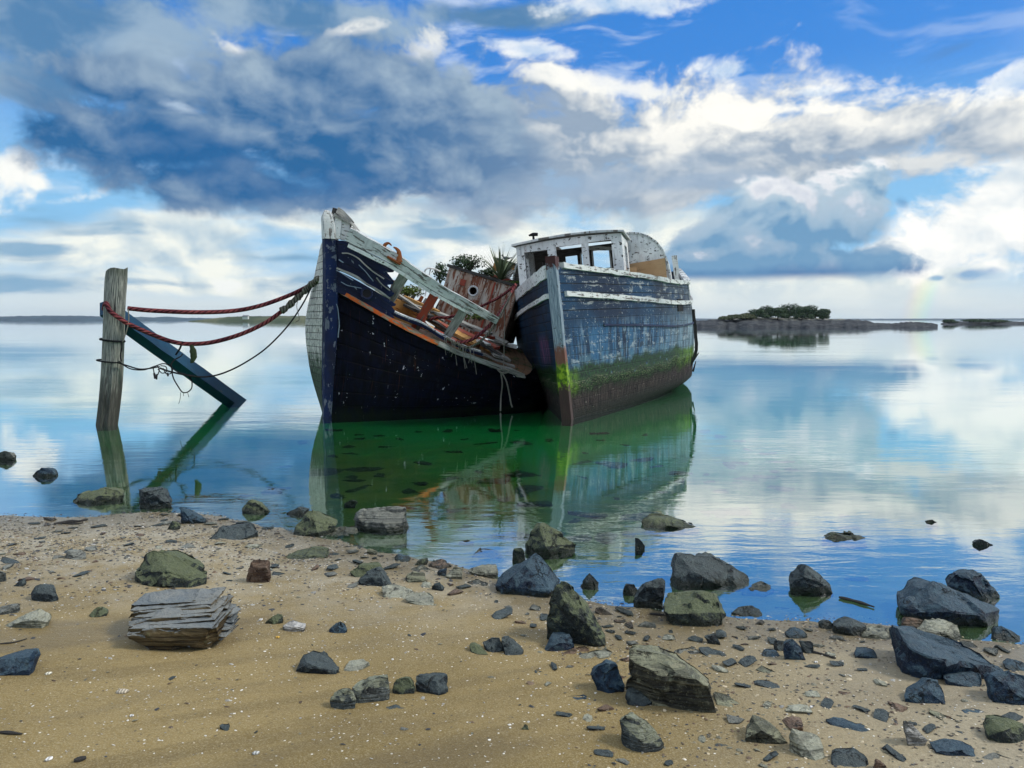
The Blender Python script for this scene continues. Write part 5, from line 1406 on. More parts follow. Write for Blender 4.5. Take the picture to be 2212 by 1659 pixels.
# ================================================================== stones on the beach and in the shallows
def rock_mat(name, a, b, lich_lit_top=(.16, .17, .12), lk=.5, strata=0.0, pale=(.30, .30, .28), blue=0.0):
    m, g = material(name)
    ob = g.obj
    oi = g.n('ShaderNodeObjectInfo')
    q = g.vm('ADD', ob, g.vm('SCALE', g.vec(oi.outputs['Random'], 3.1, 1.7), scale=17.0))
    n1 = g.noise(q, 5, 6, .62); n2 = g.noise(q, 26, 6, .66); n3 = g.noise(q, 95, 3, .65)
    c = g.mix(g.step(n1, .40, .60), a, b)
    c = g.mix(g.m('MULTIPLY', g.step(n2, .52, .66), .6), c, pale)
    c = g.mix(g.m('MULTIPLY', g.step(n2, .47, .38), .7), c, tuple(x * .4 for x in a))
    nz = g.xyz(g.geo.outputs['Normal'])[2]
    up = g.step(g.m('ADD', nz, g.m('MULTIPLY', g.m('SUBTRACT', n2, .5), 1.8)), .25, .70)  # upward faces painted lighter as sky-lit tops, lichen colour mixed in
    c = g.mix(g.m('MULTIPLY', up, lk), c, g.mix(n3, lich_lit_top, pale))
    if strata:
        L = g.noise(g.stretch(q, 1.2, 1.2, 30), 1.7, 5, .6, .3)
        c = g.mix(g.m('MULTIPLY', g.step(L, .52, .42), strata), c, (.012, .012, .012))
        c = g.mix(g.m('MULTIPLY', g.step(L, .56, .66), strata * .6), c, (.30, .27, .17))
    crk = g.n('ShaderNodeTexVoronoi', feature='DISTANCE_TO_EDGE'); g.put(crk.inputs['Vector'], g.vm('ADD', g.stretch(q, 1, 1, 1.8), g.vm('SCALE', g.vec(n1, n2, n1), scale=.25))); g.put(crk.inputs['Scale'], 5.5)
    ck = g.m('MULTIPLY', g.step(crk.outputs['Distance'], .035, .0), g.step(n1, .5, .6))
    c = g.mix(g.m('MULTIPLY', ck, .85), c, (.006, .007, .008))
    sp = g.m('MULTIPLY', g.step(n3, .60, .68), .55)
    c = g.mix(sp, c, pale)
    wetr = g.step(n2, .35, .65, .50, .78)
    tide = g.step(g.m('ADD', g.xyz(g.geo.outputs['Position'])[2], g.m('MULTIPLY', g.m('SUBTRACT', n2, .5), .12)), .055, .015)
    c = g.mix(g.m('MULTIPLY', tide, .8), c, g.mix(n3, (.006, .009, .007), (.030, .036, .018)))
    h = g.m('ADD', g.m('MULTIPLY', n2, 1.0), g.m('ADD', g.m('MULTIPLY', n3, .35), g.m('MULTIPLY', n1, .6)))
    h = g.m('SUBTRACT', h, g.m('MULTIPLY', ck, 1.5))
    if strata: h = g.m('ADD', h, g.m('MULTIPLY', L, 3.0))
    return g.done(c, g.m('SUBTRACT', wetr, g.m('MULTIPLY', tide, .25)), g.bump(h, 1.0, .022), .32)
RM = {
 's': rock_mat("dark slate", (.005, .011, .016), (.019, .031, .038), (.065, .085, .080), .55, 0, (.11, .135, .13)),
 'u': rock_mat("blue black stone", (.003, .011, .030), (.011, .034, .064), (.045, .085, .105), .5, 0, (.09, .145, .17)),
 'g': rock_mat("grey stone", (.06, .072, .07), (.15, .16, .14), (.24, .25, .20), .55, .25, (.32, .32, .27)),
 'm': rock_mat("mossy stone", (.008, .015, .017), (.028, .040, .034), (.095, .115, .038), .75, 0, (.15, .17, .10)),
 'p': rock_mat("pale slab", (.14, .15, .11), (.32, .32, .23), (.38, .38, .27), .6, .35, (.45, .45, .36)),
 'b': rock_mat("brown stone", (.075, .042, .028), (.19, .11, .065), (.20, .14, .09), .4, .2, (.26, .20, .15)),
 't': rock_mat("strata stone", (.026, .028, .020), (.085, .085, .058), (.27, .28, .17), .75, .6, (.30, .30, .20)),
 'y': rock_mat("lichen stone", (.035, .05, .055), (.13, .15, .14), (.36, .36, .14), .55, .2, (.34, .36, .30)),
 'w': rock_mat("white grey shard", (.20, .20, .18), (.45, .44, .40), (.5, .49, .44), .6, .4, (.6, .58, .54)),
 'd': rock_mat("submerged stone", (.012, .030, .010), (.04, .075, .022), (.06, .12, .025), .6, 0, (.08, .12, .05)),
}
ZN = {'A': (0, 944.6, .3333), 'B': (0, 1255.7, .3333), 'C': (691.2, 1065.6, .3385), 'D': (691.2, 1313.3, .3385), 'E': (1324.8, 1065.6, .401), 'F': (1324.8, 1301.8, .401)}
def rockmesh(pts, size, seed, rough=1.0):
    bm = bmesh.new()
    for p in pts: bm.verts.new(p)
    r = bmesh.ops.convex_hull(bm, input=bm.verts)
    junk = [e for e in r['geom_interior'] if isinstance(e, bmesh.types.BMVert)] + [e for e in r['geom_unused'] if isinstance(e, bmesh.types.BMVert)]
    if junk: bmesh.ops.delete(bm, geom=list(set(junk)), context='VERTS')
    rk = random.Random(seed * 13 + 5)
    if rough > .5:                            # knock flat chips off corners and edges
        cen = sum((v.co for v in bm.verts), Vector()) / len(bm.verts)
        for _ in range(8):
            n = Vector((rk.gauss(0, 1), rk.gauss(0, 1), rk.gauss(0, .8))).normalized()
            ext = max((v.co - cen).dot(n) for v in bm.verts)
            bmesh.ops.bisect_plane(bm, geom=bm.verts[:] + bm.edges[:] + bm.faces[:], plane_co=cen + n * ext * rk.uniform(.84, .95), plane_no=n, clear_outer=True)
            ed = [e for e in bm.edges if e.is_boundary]
            if ed: bmesh.ops.contextual_create(bm, geom=ed)
    bmesh.ops.dissolve_limit(bm, angle_limit=R(6), verts=bm.verts, edges=bm.edges)
    bmesh.ops.bevel(bm, geom=list(bm.edges), offset=size * .009, segments=1, affect='EDGES', profile=.5, clamp_overlap=True)
    bmesh.ops.triangulate(bm, faces=bm.faces)
    tgt = max(.012, size * .042)
    for _ in range(5):
        le = [e for e in bm.edges if e.calc_length() > tgt * 1.5]
        if not le or len(bm.verts) > 5000: break
        bmesh.ops.subdivide_edges(bm, edges=le, cuts=1)
        bmesh.ops.triangulate(bm, faces=[f for f in bm.faces if len(f.verts) > 4])
    bm.normal_update()
    off = Vector((seed * 3.7, seed * 1.3, seed * 7.1))
    mv = []
    for v in bm.verts:
        q = v.co / size
        n = mn.fractal(q * 2.2 + off, 1.0, 2.1, 4) * .016 + abs(mn.noise(q * 4.5 + off)) * -.030 + mn.noise(q * 13 + off) * .010
        qq = q + Vector((mn.noise(q * 3 + off), mn.noise(q * 3 - off), 0)) * .12
        n += (mn.cell(Vector((qq.x * 2.2, qq.y * 2.2, qq.z * 5 + qq.x * 1.5)) + off) - .5) * .030
        mv.append(v.co + v.normal * n * size * rough)
    for v, c in zip(bm.verts, mv): v.co = c
    bmesh.ops.recalc_face_normals(bm, faces=bm.faces)
    V = [v.co.copy() for v in bm.verts]
    bm.verts.index_update()
    F = [tuple(v.index for v in f.verts) for f in bm.faces]
    bm.free()
    return V, F
RC = [0]
def rock(zone, outline, label, style='s', ridge=(), lean=.4, thick=.65, name="rock", base=None, front=None, rough=1.0, cat="rock"):
    ox, oy, k = ZN[zone]
    RC[0] += 1; seed = RC[0]
    out = [(ox + x * k, oy + y * k) for x, y in outline]
    rid = [(ox + q[0] * k, oy + q[1] * k, q[2] if len(q) > 2 else .35) for q in ridge]
    vb = max(v for _, v in out) if base is None else oy + base * k
    uc = sum(u for u, _ in out) / len(out)
    g0 = PG(uc, vb); d0 = g0.y
    if g0.z < 0:                              # stands in the shallows: its waterline is what shows
        pw = PW(uc, vb); d0 = pw.y
    us = [u for u, _ in out]; W = (max(us) - min(us)) / FPX * d0
    T = W * thick * (1 - .5 * lean)
    pts = []
    vt = min(v for _, v in out)
    for u, v in out:
        dg = PG(u, max(v, vt + .0)).y if lean > 0 else d0
        y = d0 + T * .12 + max(0, min(dg - d0, W * 1.2)) * lean
        pts.append(P(u, v, y))
    cx = sum((p for p in pts), Vector()) / len(pts)
    zt_ = max(p.z for p in pts); zb_ = min(ground(cx.x, cx.y), min(p.z for p in pts))
    for u, v, kk in rid:
        dg = PG(u, v).y
        y = d0 + T * .12 + max(0, min(dg - d0, W * 1.2)) * lean - kk * T
        pts.append(P(u, v, y))
    n0 = len(out)
    for p in pts[:n0]:                         # the far side
        q = cx + (p - cx) * .72
        q.y = p.y + T * (.75 if lean < .7 else .25); 
        if p.z > cx.z: q.z = cx.z + (p.z - cx.z) * .55
        pts.append(q)
    bury = .05 + .10 * W
    for p in pts[:n0]:
        if p.z < cx.z or lean > .6:
            q = cx + (p - cx) * .9; q.z = min(p.z, ground(q.x, q.y)) - bury
            pts.append(q)
    size = max(W, .12)
    V, F = rockmesh(pts, size, seed, rough)
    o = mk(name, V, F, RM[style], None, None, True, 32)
    return tag(o, label, cat)
ROCKS = [
('A',[(-40,112),(30,84),(62,96),(90,130),(70,150),(-40,156)],"grey brown stone in the water at the left edge of the picture",'g',[],.2),
('A',[(208,245),(235,208),(275,196),(320,196),(365,243),(330,262),(245,264)],"teal boulder in the water left of the mooring post, doubled by its reflection",'u',[(285,238,.3)],.25),
('A',[(445,410),(500,368),(600,335),(690,316),(750,330),(822,376),(700,410),(540,448),(455,436)],"long dark sloping slab at the water's edge below the mooring post",'m',[(640,380,.4)],.35),
('A',[(890,335),(930,318),(1020,315),(1062,335),(1116,448),(1000,466),(900,468)],"dark square block on the shore right of the long sloping slab",'s',[(920,345,.5),(1060,400,.4)],.25),
('A',[(1168,446),(1200,472),(1260,510),(1337,548),(1320,563),(1176,563)],"dark pointed fin of rock standing on the shell sand near the water",'u',[(1230,530,.3)],.15),
('A',[(1078,588),(1115,541),(1150,550),(1166,575),(1130,604)],"small mossy stone just left of the dark pointed fin",'m',[],.3),
('A',[(1340,660),(1430,577),(1560,560),(1605,562),(1676,615),(1580,655),(1480,684)],"broad flat blackish rock on the sand above the brown cube stone",'s',[(1500,610,.3)],.5),
('A',[(1563,462),(1622,398),(1690,430),(1752,494),(1640,502),(1570,482)],"olive grey rock in the shallows left of the wreck",'m',[(1640,455,.3)],.3),
('A',[(1690,352),(1740,338),(1800,338),(1832,347),(1790,363)],"low dark stone barely above the water left of the wreck",'s',[],.6),
('A',[(1856,490),(1930,445),(2010,466),(1975,512),(1880,508)],"dark wet stone behind the mossy pyramid rock",'s',[(1930,475,.3)],.3),
('A',[(1880,612),(1990,482),(2025,466),(2100,530),(2186,556),(2190,582),(2100,642),(1905,642)],"mossy pyramid rock left of the large pale slab",'m',[(2010,500,.2),(2060,620,.5)],.25),
('A',[(870,850),(900,792),(940,745),(995,724),(1080,732),(1150,760),(1220,815),(1345,912),(1230,972),(1130,975),(1045,988),(960,960),(890,905)],"big moss grown boulder on the sand above the layered block",'m',[(960,860,.35),(1080,870,.45),(1150,830,.3)],.35),
('A',[(410,770),(440,730),(480,735),(540,762),(556,786),(500,799)],"small grey blue stone lying alone in the shell gravel",'g',[],.4),
('A',[(1594,895),(1625,796),(1680,790),(1745,792),(1756,900),(1700,925),(1642,946)],"rusty brown cube shaped stone standing in the sand",'b',[(1640,850,.4),(1735,850,.4)],.15),
('A',[(1755,905),(1765,862),(1850,878),(1800,895)],"flat dark flake tucked against the brown cube stone",'s',[],.7),
('A',[(1840,782),(1862,756),(2020,724),(2140,736),(2132,770),(1990,802),(1890,806)],"flat green slab on the sand below the mossy pyramid rock",'m',[(1990,765,.25)],.6),
('A',[(2120,770),(2145,745),(2205,755),(2160,772)],"thin dark flake at the right tip of the flat green slab",'s',[],.8),
('A',[(195,1000),(220,958),(260,950),(320,962),(382,1052),(300,1072),(200,1046)],"blocky grey green stone in the gravel at the left",'s',[(240,1010,.4),(330,1020,.4)],.3),
('A',[(-30,850),(25,880),(42,916),(-30,945)],"grey stone cut off by the left edge, above the blocky one",'g',[],.3),
('A',[(78,962),(140,910),(162,942),(150,972)],"small angular stone up the beach from the blocky grey green one",'s',[],.3),
('A',[(0,800),(10,770),(60,790),(120,800),(135,825),(40,828)],"flat slate in the gravel near the left edge",'s',[],.8),
('B',[(15,290),(60,255),(110,236),(220,190),(292,236),(316,262),(272,312),(40,312)],"pale olive angular stone near the left edge",'p',[(140,260,.3),(250,250,.3)],.3),
('B',[(574,215),(632,164),(705,198),(655,225),(600,238)],"small green grey wedge above the layered block",'m',[],.35),
('B',[(-40,505),(60,470),(215,454),(232,500),(182,612),(-40,628)],"smooth blue green block cut off by the left edge",'u',[(40,500,.3),(190,490,.4)],.4),
('B',[(-40,180),(100,145),(122,182),(-40,232)],"flat grey plank like stone at the left edge",'g',[],.5),
('B',[(1710,266),(1780,216),(1830,214),(1836,250),(1762,286)],"small yellow green stone left of a crumbly grey one",'m',[],.35),
('B',[(1818,300),(1870,262),(1930,280),(1982,300),(1972,332),(1862,326)],"crumbly pale grey stone in mid beach",'w',[(1900,295,.3)],.35),
('B',[(1914,575),(1935,520),(1962,470),(1990,460),(2060,490),(2140,540),(2212,592),(2190,606),(2100,606),(2000,590)],"sharp dark wedge on the sand with a pale flat stone beside it",'s',[(1990,540,.4)],.3),
('D',[(58,150),(60,125),(95,112),(122,84),(150,105),(176,130),(170,152),(112,166)],"small dark jagged stone in the middle of the sand",'u',[(120,120,.3)],.3),
('B',[(1418,936),(1445,930),(1482,925),(1495,950),(1472,975),(1430,958)],"tiny dark stone alone on the bare lower sand",'s',[],.4),
('D',[(140,392),(180,342),(290,320),(322,352),(282,386),(162,416)],"pale grey half buried flat stone right of the sharp wedge",'p',[],.7),
('D',[(60,585),(75,548),(120,518),(185,514),(232,560),(228,612),(150,661)],"yellow ended lump at the left of a row of four stones",'y',[(130,560,.4),(190,570,.3)],.3),
('D',[(184,512),(280,470),(380,430),(440,430),(450,480),(460,546),(350,592),(235,622)],"long grey lichened stone second in the row of four",'y',[(260,540,.35),(400,500,.3)],.3),
('D',[(458,505),(480,455),(540,440),(585,446),(610,490),(602,540),(530,556),(470,552)],"rounded grey green stone third in the row of four",'m',[(530,495,.3)],.3),
('D',[(595,430),(650,424),(815,424),(826,470),(805,520),(755,566),(720,546),(640,510),(610,490)],"dark wedge with a flat top at the right end of the row of four",'s',[(740,470,.35)],.35),
('D',[(415,632),(470,618),(530,630),(592,645),(570,662),(465,670)],"thin black slate lying below the row of four stones",'s',[],.8),
('D',[(944,228),(985,222),(1030,250),(1078,296),(1020,302),(962,275)],"small grey green flat stone at the left of a dark cluster",'m',[],.5),
('D',[(1038,212),(1090,182),(1155,185),(1172,262),(1105,290),(1072,275)],"squarish dark stone in the middle of the cluster of three",'s',[(1100,225,.3)],.4),
('D',[(1150,182),(1195,175),(1250,215),(1308,272),(1306,298),(1185,306),(1166,262)],"dark stone at the right of the cluster of three",'s',[(1210,240,.3)],.4),
('D',[(1368,390),(1440,420),(1492,436),(1455,446),(1370,412)],"thin dark flake lying slantwise on open sand",'s',[],.85),
('D',[(1508,592),(1570,565),(1712,558),(1712,596),(1580,600)],"thin grey slate strip left of the mossy yellow boulder",'u',[],.75),
('D',[(1708,412),(1760,375),(1840,330),(1892,352),(1925,430),(1952,502),(1845,557),(1798,500)],"diamond shaped blue black stone leaning on the big layered rock",'u',[(1830,440,.3)],.3),
('D',[(1284,772),(1306,735),(1335,758),(1342,782)],"tiny dark weed covered stone on the lower sand",'m',[],.3),
('D',[(1903,712),(1950,690),(2002,684),(2060,715),(2140,780),(2212,852),(2190,892),(2060,936),(1990,910),(1930,822)],"rounded boulder half yellow and half blue in the lower foreground",'y',[(1990,770,.35),(2050,860,.4)],.35),
('D',[(1948,575),(1958,515),(2000,515),(2060,540),(2125,600),(2060,632),(1962,618)],"dark stone wedged under the left end of the big layered rock",'s',[],.3),
('F',[(45,272),(75,248),(105,244),(290,262),(400,312),(490,368),(530,402),(548,500),(566,606),(440,575),(350,542),(230,512),(140,455),(80,402),(50,340)],"big layered rock with a pale slanting top in the right foreground",'t',[(110,300,.25),(215,360,.45),(330,370,.55),(440,410,.5),(510,450,.4)],.28),
('C',[(205,172),(228,130),(255,100),(310,86),(460,86),(560,92),(580,175),(570,202),(500,240),(440,266),(360,258),(282,236)],"large pale grey slab standing in the water before the wreck",'g',[(245,165,.3),(400,190,.5),(520,200,.4)],.35),
('C',[(25,252),(50,230),(110,215),(250,210),(262,258),(172,287),(32,278)],"cracked pale slab lying in front of the large grey slab",'p',[],.7),
('C',[(150,62),(200,42),(246,56),(200,76)],"small dark stone awash behind the large grey slab",'s',[],.4),
('C',[(1298,345),(1330,260),(1382,176),(1412,174),(1480,215),(1570,275),(1642,325),(1560,380),(1430,396),(1312,374)],"dark pyramid rock in the water behind the big blue black block",'m',[(1420,230,.2),(1440,340,.5)],.2),
('C',[(1225,432),(1230,350),(1292,336),(1312,402),(1270,440)],"upright mossy stone at the left foot of the dark pyramid rock",'m',[],.2),
('C',[(1114,592),(1128,540),(1145,518),(1300,400),(1372,358),(1420,390),(1490,480),(1542,545),(1492,657),(1340,652),(1190,642),(1132,612)],"big blue black block with a pale sloping side at the water's edge",'u',[(1308,452,.45),(1482,640,.35),(1160,590,.3)],.3),
('C',[(1428,852),(1440,760),(1470,660),(1505,572),(1540,560),(1590,580),(1642,622),(1750,760),(1832,882),(1832,950),(1785,986),(1650,932),(1520,900)],"big speckled granite boulder resting on a blue stone",'m',[(1540,650,.2),(1600,780,.5),(1720,850,.5)],.25),
('C',[(1418,1016),(1450,950),(1482,900),(1600,904),(1632,980),(1552,1012)],"blue black stone under the speckled granite boulder",'u',[(1530,950,.4)],.3),
('C',[(1654,582),(1720,505),(1750,535),(1780,572),(1760,606),(1682,612)],"small pyramid stone in blue water right of the big block",'s',[(1715,560,.3)],.25),
('C',[(185,500),(215,465),(245,448),(385,448),(412,500),(340,545),(235,548)],"grey brown rock behind a dark angular stone, mid beach left",'m',[],.35),
('C',[(232,548),(300,500),(372,470),(420,520),(468,592),(380,602),(262,576)],"dark angular stone leaning on a grey brown rock",'s',[(350,530,.4)],.3),
('C',[(140,610),(180,585),(260,565),(205,612)],"thin flake at the left foot of the dark angular stone",'g',[],.8),
('C',[(388,600),(440,585),(530,615),(606,635),(520,682),(390,672)],"pale flat slab on the sand, left one of a touching pair",'p',[(500,650,.15)],.6),
('C',[(533,682),(560,650),(722,650),(728,725),(640,716)],"flat dark edged slab, right one of a touching pair",'p',[(640,690,.2)],.55),
('C',[(680,452),(772,422),(842,460),(760,492)],"dull red flat stone at the waterline",'b',[],.6),
('C',[(798,530),(860,466),(916,480),(912,552),(832,546)],"pale humped stone right of the dull red one",'p',[(870,510,.3)],.3),
('C',[(742,520),(755,490),(810,478),(800,530)],"small blue stone between the red stone and the pale humped one",'u',[],.3),
('C',[(534,530),(590,500),(680,512),(682,562),(560,576)],"flat brown grey stone below the dull red one",'t',[],.45),
('C',[(968,402),(1000,365),(1100,375),(1162,386),(1188,406),(1100,416)],"grey flat stone lying in the shallow water left of the big block",'g',[],.5),
('C',[(883,312),(940,295),(988,314),(930,326)],"small red brown stone awash in the bright reflection",'b',[],.5),
('C',[(938,492),(1020,460),(1142,460),(1144,500),(1110,552),(1050,522)],"pale slab propped against the big blue black block",'p',[],.5),
('C',[(468,412),(490,388),(582,412),(560,441),(500,436)],"small blue stone at the waterline, mid beach",'u',[],.4),
('C',[(600,462),(625,425),(690,410),(698,432),(640,465)],"mossy stone at the waterline next to the red one",'m',[],.4),
('C',[(934,562),(1000,545),(1082,580),(1062,596),(990,592)],"thin dark slab below the propped pale slab",'g',[],.7),
('C',[(704,596),(745,590),(765,560),(792,600),(780,627)],"small pointed chip below the pale humped stone",'s',[],.3),
('C',[(575,486),(650,455),(732,490),(640,506)],"yellowish flat stone among the waterline stones",'p',[],.7),
('C',[(1748,742),(1790,725),(1860,770),(1800,782)],"brown wedge right of the speckled boulder",'b',[],.4),
('C',[(1515,1040),(1560,1010),(1640,985),(1732,975),(1720,1000),(1600,1042)],"thin brown slab in front of the speckled boulder",'b',[],.7),
('C',[(1612,1040),(1700,1010),(1882,990),(1852,1040),(1672,1082)],"pale green slab lying right of the thin brown slab",'p',[],.75),
('C',[(293,382),(310,350),(370,372),(362,397)],"small striped chip near the waterline slabs",'t',[],.5),
('C',[(125,348),(200,332),(276,335),(272,362)],"thin dark slab below the cracked pale slab",'s',[],.8),
('C',[(470,345),(520,318),(605,320),(580,350),(500,356)],"grey flat stone half under water below the large grey slab",'g',[],.8),
('E',[(140,155),(190,130),(255,125),(340,130),(420,160),(474,190),(430,212),(210,207),(160,180)],"long low mossy rock in the water under the blue boat's reflection",'m',[(300,170,.3)],.35),
('E',[(116,237),(131,232),(172,282),(172,302),(117,303)],"thin upright dark shard in the water below the long low rock",'s',[],.1),
('E',[(298,345),(340,322),(440,318),(542,325),(640,380),(736,440),(730,490),(690,527),(620,527),(480,510),(360,492),(300,517)],"largest rounded slate boulder in the water at right of centre",'s',[(400,400,.35),(560,400,.35),(450,440,.45)],.35),
('E',[(44,532),(70,486),(112,490),(132,520),(110,552)],"small dark stone left of an upright grey green block",'s',[],.25),
('E',[(106,582),(150,490),(215,465),(281,447),(281,580),(276,626),(200,612),(110,602)],"upright grey green block at the water's edge",'s',[(150,505,.4),(270,510,.35)],.2),
('E',[(264,642),(270,570),(400,540),(530,516),(562,545),(612,650),(592,726),(410,722),(290,712)],"big square topped block on wet sand with a dark undercut front",'m',[(275,645,.4),(420,650,.45),(590,640,.4)],.4),
('E',[(944,470),(985,425),(1030,374),(1080,405),(1132,440),(1207,520),(1195,546),(1060,552),(955,502)],"dark pear shaped rock in blue water at the right with a pale reflection",'s',[(1030,450,.35),(1120,480,.4)],.2),
('E',[(1116,246),(1195,212),(1270,222),(1360,240),(1374,270),(1350,289),(1200,266)],"flat olive rock in the far blue water on the right",'m',[(1250,245,.2)],.5),
('E',[(1684,150),(1720,140),(1754,160),(1710,169)],"tiny flat rock farthest out on the right",'m',[],.5),
('E',[(1940,266),(1975,245),(2052,278),(1990,297),(1950,290)],"small dark rock in blue water near the right edge",'u',[],.4),
('E',[(1810,485),(1830,450),(1920,408),(1957,398),(2010,455),(2082,550),(2060,592),(1960,582),(1830,512)],"dark split topped rock behind the big slanting boulder at the right",'u',[(1930,470,.35),(1960,420,.15)],.25),
('E',[(1543,620),(1570,570),(1690,456),(1755,480),(1900,545),(2040,600),(2112,632),(2100,692),(2060,722),(1870,712),(1680,682),(1572,652)],"huge slanting slate boulder half in the water at the right edge",'u',[(1700,560,.3),(1850,640,.45),(2050,660,.3)],.28),
('E',[(1553,706),(1580,668),(1690,690),(1625,742)],"brown stone under the huge slanting boulder",'b',[],.3),
('E',[(1638,740),(1700,690),(1800,680),(1872,715),(1877,790),(1850,806),(1780,782),(1690,757)],"pale topped stone with a dark front between the two huge right boulders",'p',[(1700,745,.3),(1800,755,.4)],.4),
('F',[(1507,165),(1530,140),(1620,165),(1760,212),(1900,265),(2010,295),(2102,322),(2097,360),(1970,372),(1800,412),(1680,408),(1580,407),(1545,310)],"huge blue black boulder leaning over stones in the right foreground",'u',[(1600,250,.35),(1760,310,.5),(1950,330,.35)],.22),
('F',[(1780,405),(1800,395),(1980,368),(1996,440),(1950,462),(1820,430)],"dark stone filling the shade under the leaning boulder",'u',[],.3),
('E',[(1104,702),(1140,680),(1192,695),(1172,736),(1120,726)],"small rounded slate left of a jagged dark stone on the wet sand",'s',[],.35),
('E',[(1180,722),(1225,695),(1282,670),(1335,690),(1382,722),(1332,776),(1262,762)],"jagged dark stone on the wet sand left of the tan flat one",'s',[(1280,715,.35)],.3),
('E',[(1334,766),(1380,731),(1512,727),(1512,796),(1400,786)],"tan flat stone touching the leaning boulder",'p',[(1420,760,.2)],.5),
('E',[(928,762),(960,735),(1022,730),(1067,776),(990,787),(935,781)],"dark stone at the top of the blue stone pile",'u',[(990,755,.3)],.35),
('E',[(860,812),(880,790),(942,794),(922,852),(880,846)],"grey blue stone at the left of the blue stone pile",'s',[],.3),
('E',[(917,812),(970,779),(1012,820),(1037,902),(922,892)],"tallest blue faceted stone in the front of the pile",'u',[(970,840,.35)],.2),
('E',[(1000,796),(1076,795),(1085,866),(1040,867)],"square stone at the right of the blue stone pile",'s',[],.3),
('E',[(799,871),(820,845),(882,850),(904,881),(830,886)],"low dark stone in front of the blue stone pile",'u',[],.4),
('E',[(1299,862),(1310,840),(1417,839),(1427,890),(1380,894),(1300,887)],"blocky dark stone alone on the sand left of the leaning boulder",'u',[(1330,865,.3)],.35),
('E',[(628,642),(700,628),(792,617),(807,640),(796,679),(700,661)],"flat slate at the water's edge right of the square topped block",'s',[(780,650,.2)],.6),
('E',[(686,542),(750,515),(830,482),(880,510),(820,557)],"rough pale crumbling slab in the water beside the largest slate boulder",'g',[],.6),
('E',[(1240,456),(1300,449),(1372,450),(1377,466),(1290,469)],"dark driftlike sliver floating beyond the pear shaped rock",'s',[],.8),
('E',[(858,612),(900,611),(987,630),(950,641)],"dark sliver in the shallows near the flat slate",'s',[],.8),
('F',[(308,266),(370,250),(442,235),(472,270),(350,291)],"flat grey slab behind the big layered rock",'g',[],.75),
('F',[(458,252),(520,245),(612,280),(570,298),(500,286)],"dark crumpled slab right of the flat grey slab",'s',[],.6),
('F',[(404,311),(470,290),(542,310),(450,321)],"thin dark slate just behind the big layered rock's top",'s',[],.85),
('F',[(539,482),(600,490),(660,525),(722,570),(680,574),(552,547)],"dark striped slate at the right foot of the big layered rock",'t',[],.7),
('F',[(490,186),(550,165),(582,232),(545,221)],"small dark fin on the sand right of the square topped block",'s',[],.3),
('F',[(707,742),(720,680),(762,620),(832,650),(892,680),(942,752),(910,773),(830,747)],"ribbed dark slate boulder in the lower right foreground",'t',[(800,690,.35)],.35),
('F',[(944,762),(960,672),(1010,690),(1112,720),(1152,850),(1100,863),(1010,822)],"pale green flat slab beside the ribbed dark boulder",'p',[],.6),
('F',[(1129,626),(1200,621),(1320,650),(1422,680),(1437,701),(1380,719),(1290,691),(1180,657)],"long smooth dark oval stone flat on the sand at right",'u',[(1290,665,.12)],.75),
('F',[(1168,852),(1210,815),(1352,811),(1387,850),(1375,895),(1180,900)],"dark split stone cut by the bottom edge of the picture",'s',[],.45),
('F',[(1395,905),(1420,838),(1482,880),(1480,910)],"rust red scrap sticking out of the sand at the bottom edge",'b',[],.2),
('F',[(1564,630),(1612,650),(1650,700),(1692,740),(1687,782),(1590,771)],"white grey shard with a dark foot in the right foreground",'w',[(1630,700,.3)],.3),
('F',[(1694,581),(1760,590),(1852,630),(1907,666),(1880,667),(1780,641)],"long flat olive slab right of the white grey shard",'t',[],.75),
('F',[(1873,576),(1950,570),(2052,605),(1980,613),(1900,601)],"thin blue slate above the rounded grey boulder at the right edge",'u',[],.8),
('F',[(2008,692),(2040,630),(2120,617),(2216,650),(2245,720),(2182,769),(2080,751),(2020,721)],"rounded grey green boulder at the right edge of the picture",'m',[(2100,690,.4)],.35),
('F',[(1713,791),(1800,770),(1942,775),(1953,830),(1880,841),(1770,816)],"flat dark stone in the lower right corner",'u',[(1850,805,.2)],.55),
('F',[(1570,522),(1620,480),(1702,410),(1762,420),(1792,480),(1792,551),(1650,553),(1592,541)],"blue saddle shaped stone in front of the leaning boulder",'u',[(1690,470,.35)],.3),
('F',[(2023,432),(2050,390),(2132,364),(2270,400),(2270,565),(2200,562),(2040,512)],"big square blue stone cut off by the right edge",'u',[(2080,430,.35)],.3),
('F',[(2108,342),(2150,314),(2216,320),(2260,350),(2216,377),(2120,357)],"smaller blue stone above the square one at the right edge",'u',[],.4),
('F',[(1838,686),(1900,699),(1937,726),(1890,711)],"small dark flake below the long olive slab",'s',[],.85),
('F',[(2045,180),(2060,135),(2090,120),(2192,180),(2197,217),(2130,211)],"wet dark stone at the right foot of the huge slanting boulder",'u',[],.4),
('F',[(744,422),(850,424),(967,475),(960,491),(870,461),(760,437)],"long black slate sliver on the sand left of the oval stone",'s',[],.8),
('F',[(749,351),(800,342),(872,370),(932,412),(890,411),(830,371)],"olive slate sliver above the long black one",'t',[],.85),
('F',[(664,391),(700,377),(772,385),(772,394)],"thin grey slate sliver left of the olive one",'g',[],.85),
('F',[(544,761),(580,754),(657,790),(640,796)],"short dark flake left of the ribbed boulder",'s',[],.85),
('F',[(1968,842),(2060,815),(2192,850),(2210,882),(2080,884)],"flat purple grey stone in the bottom right corner",'g',[],.8),
('F',[(1868,217),(1930,208),(1972,240),(1900,252)],"grey flat stone behind the leaning boulder",'g',[],.6),
]
for rk in ROCKS: rock(*rk)
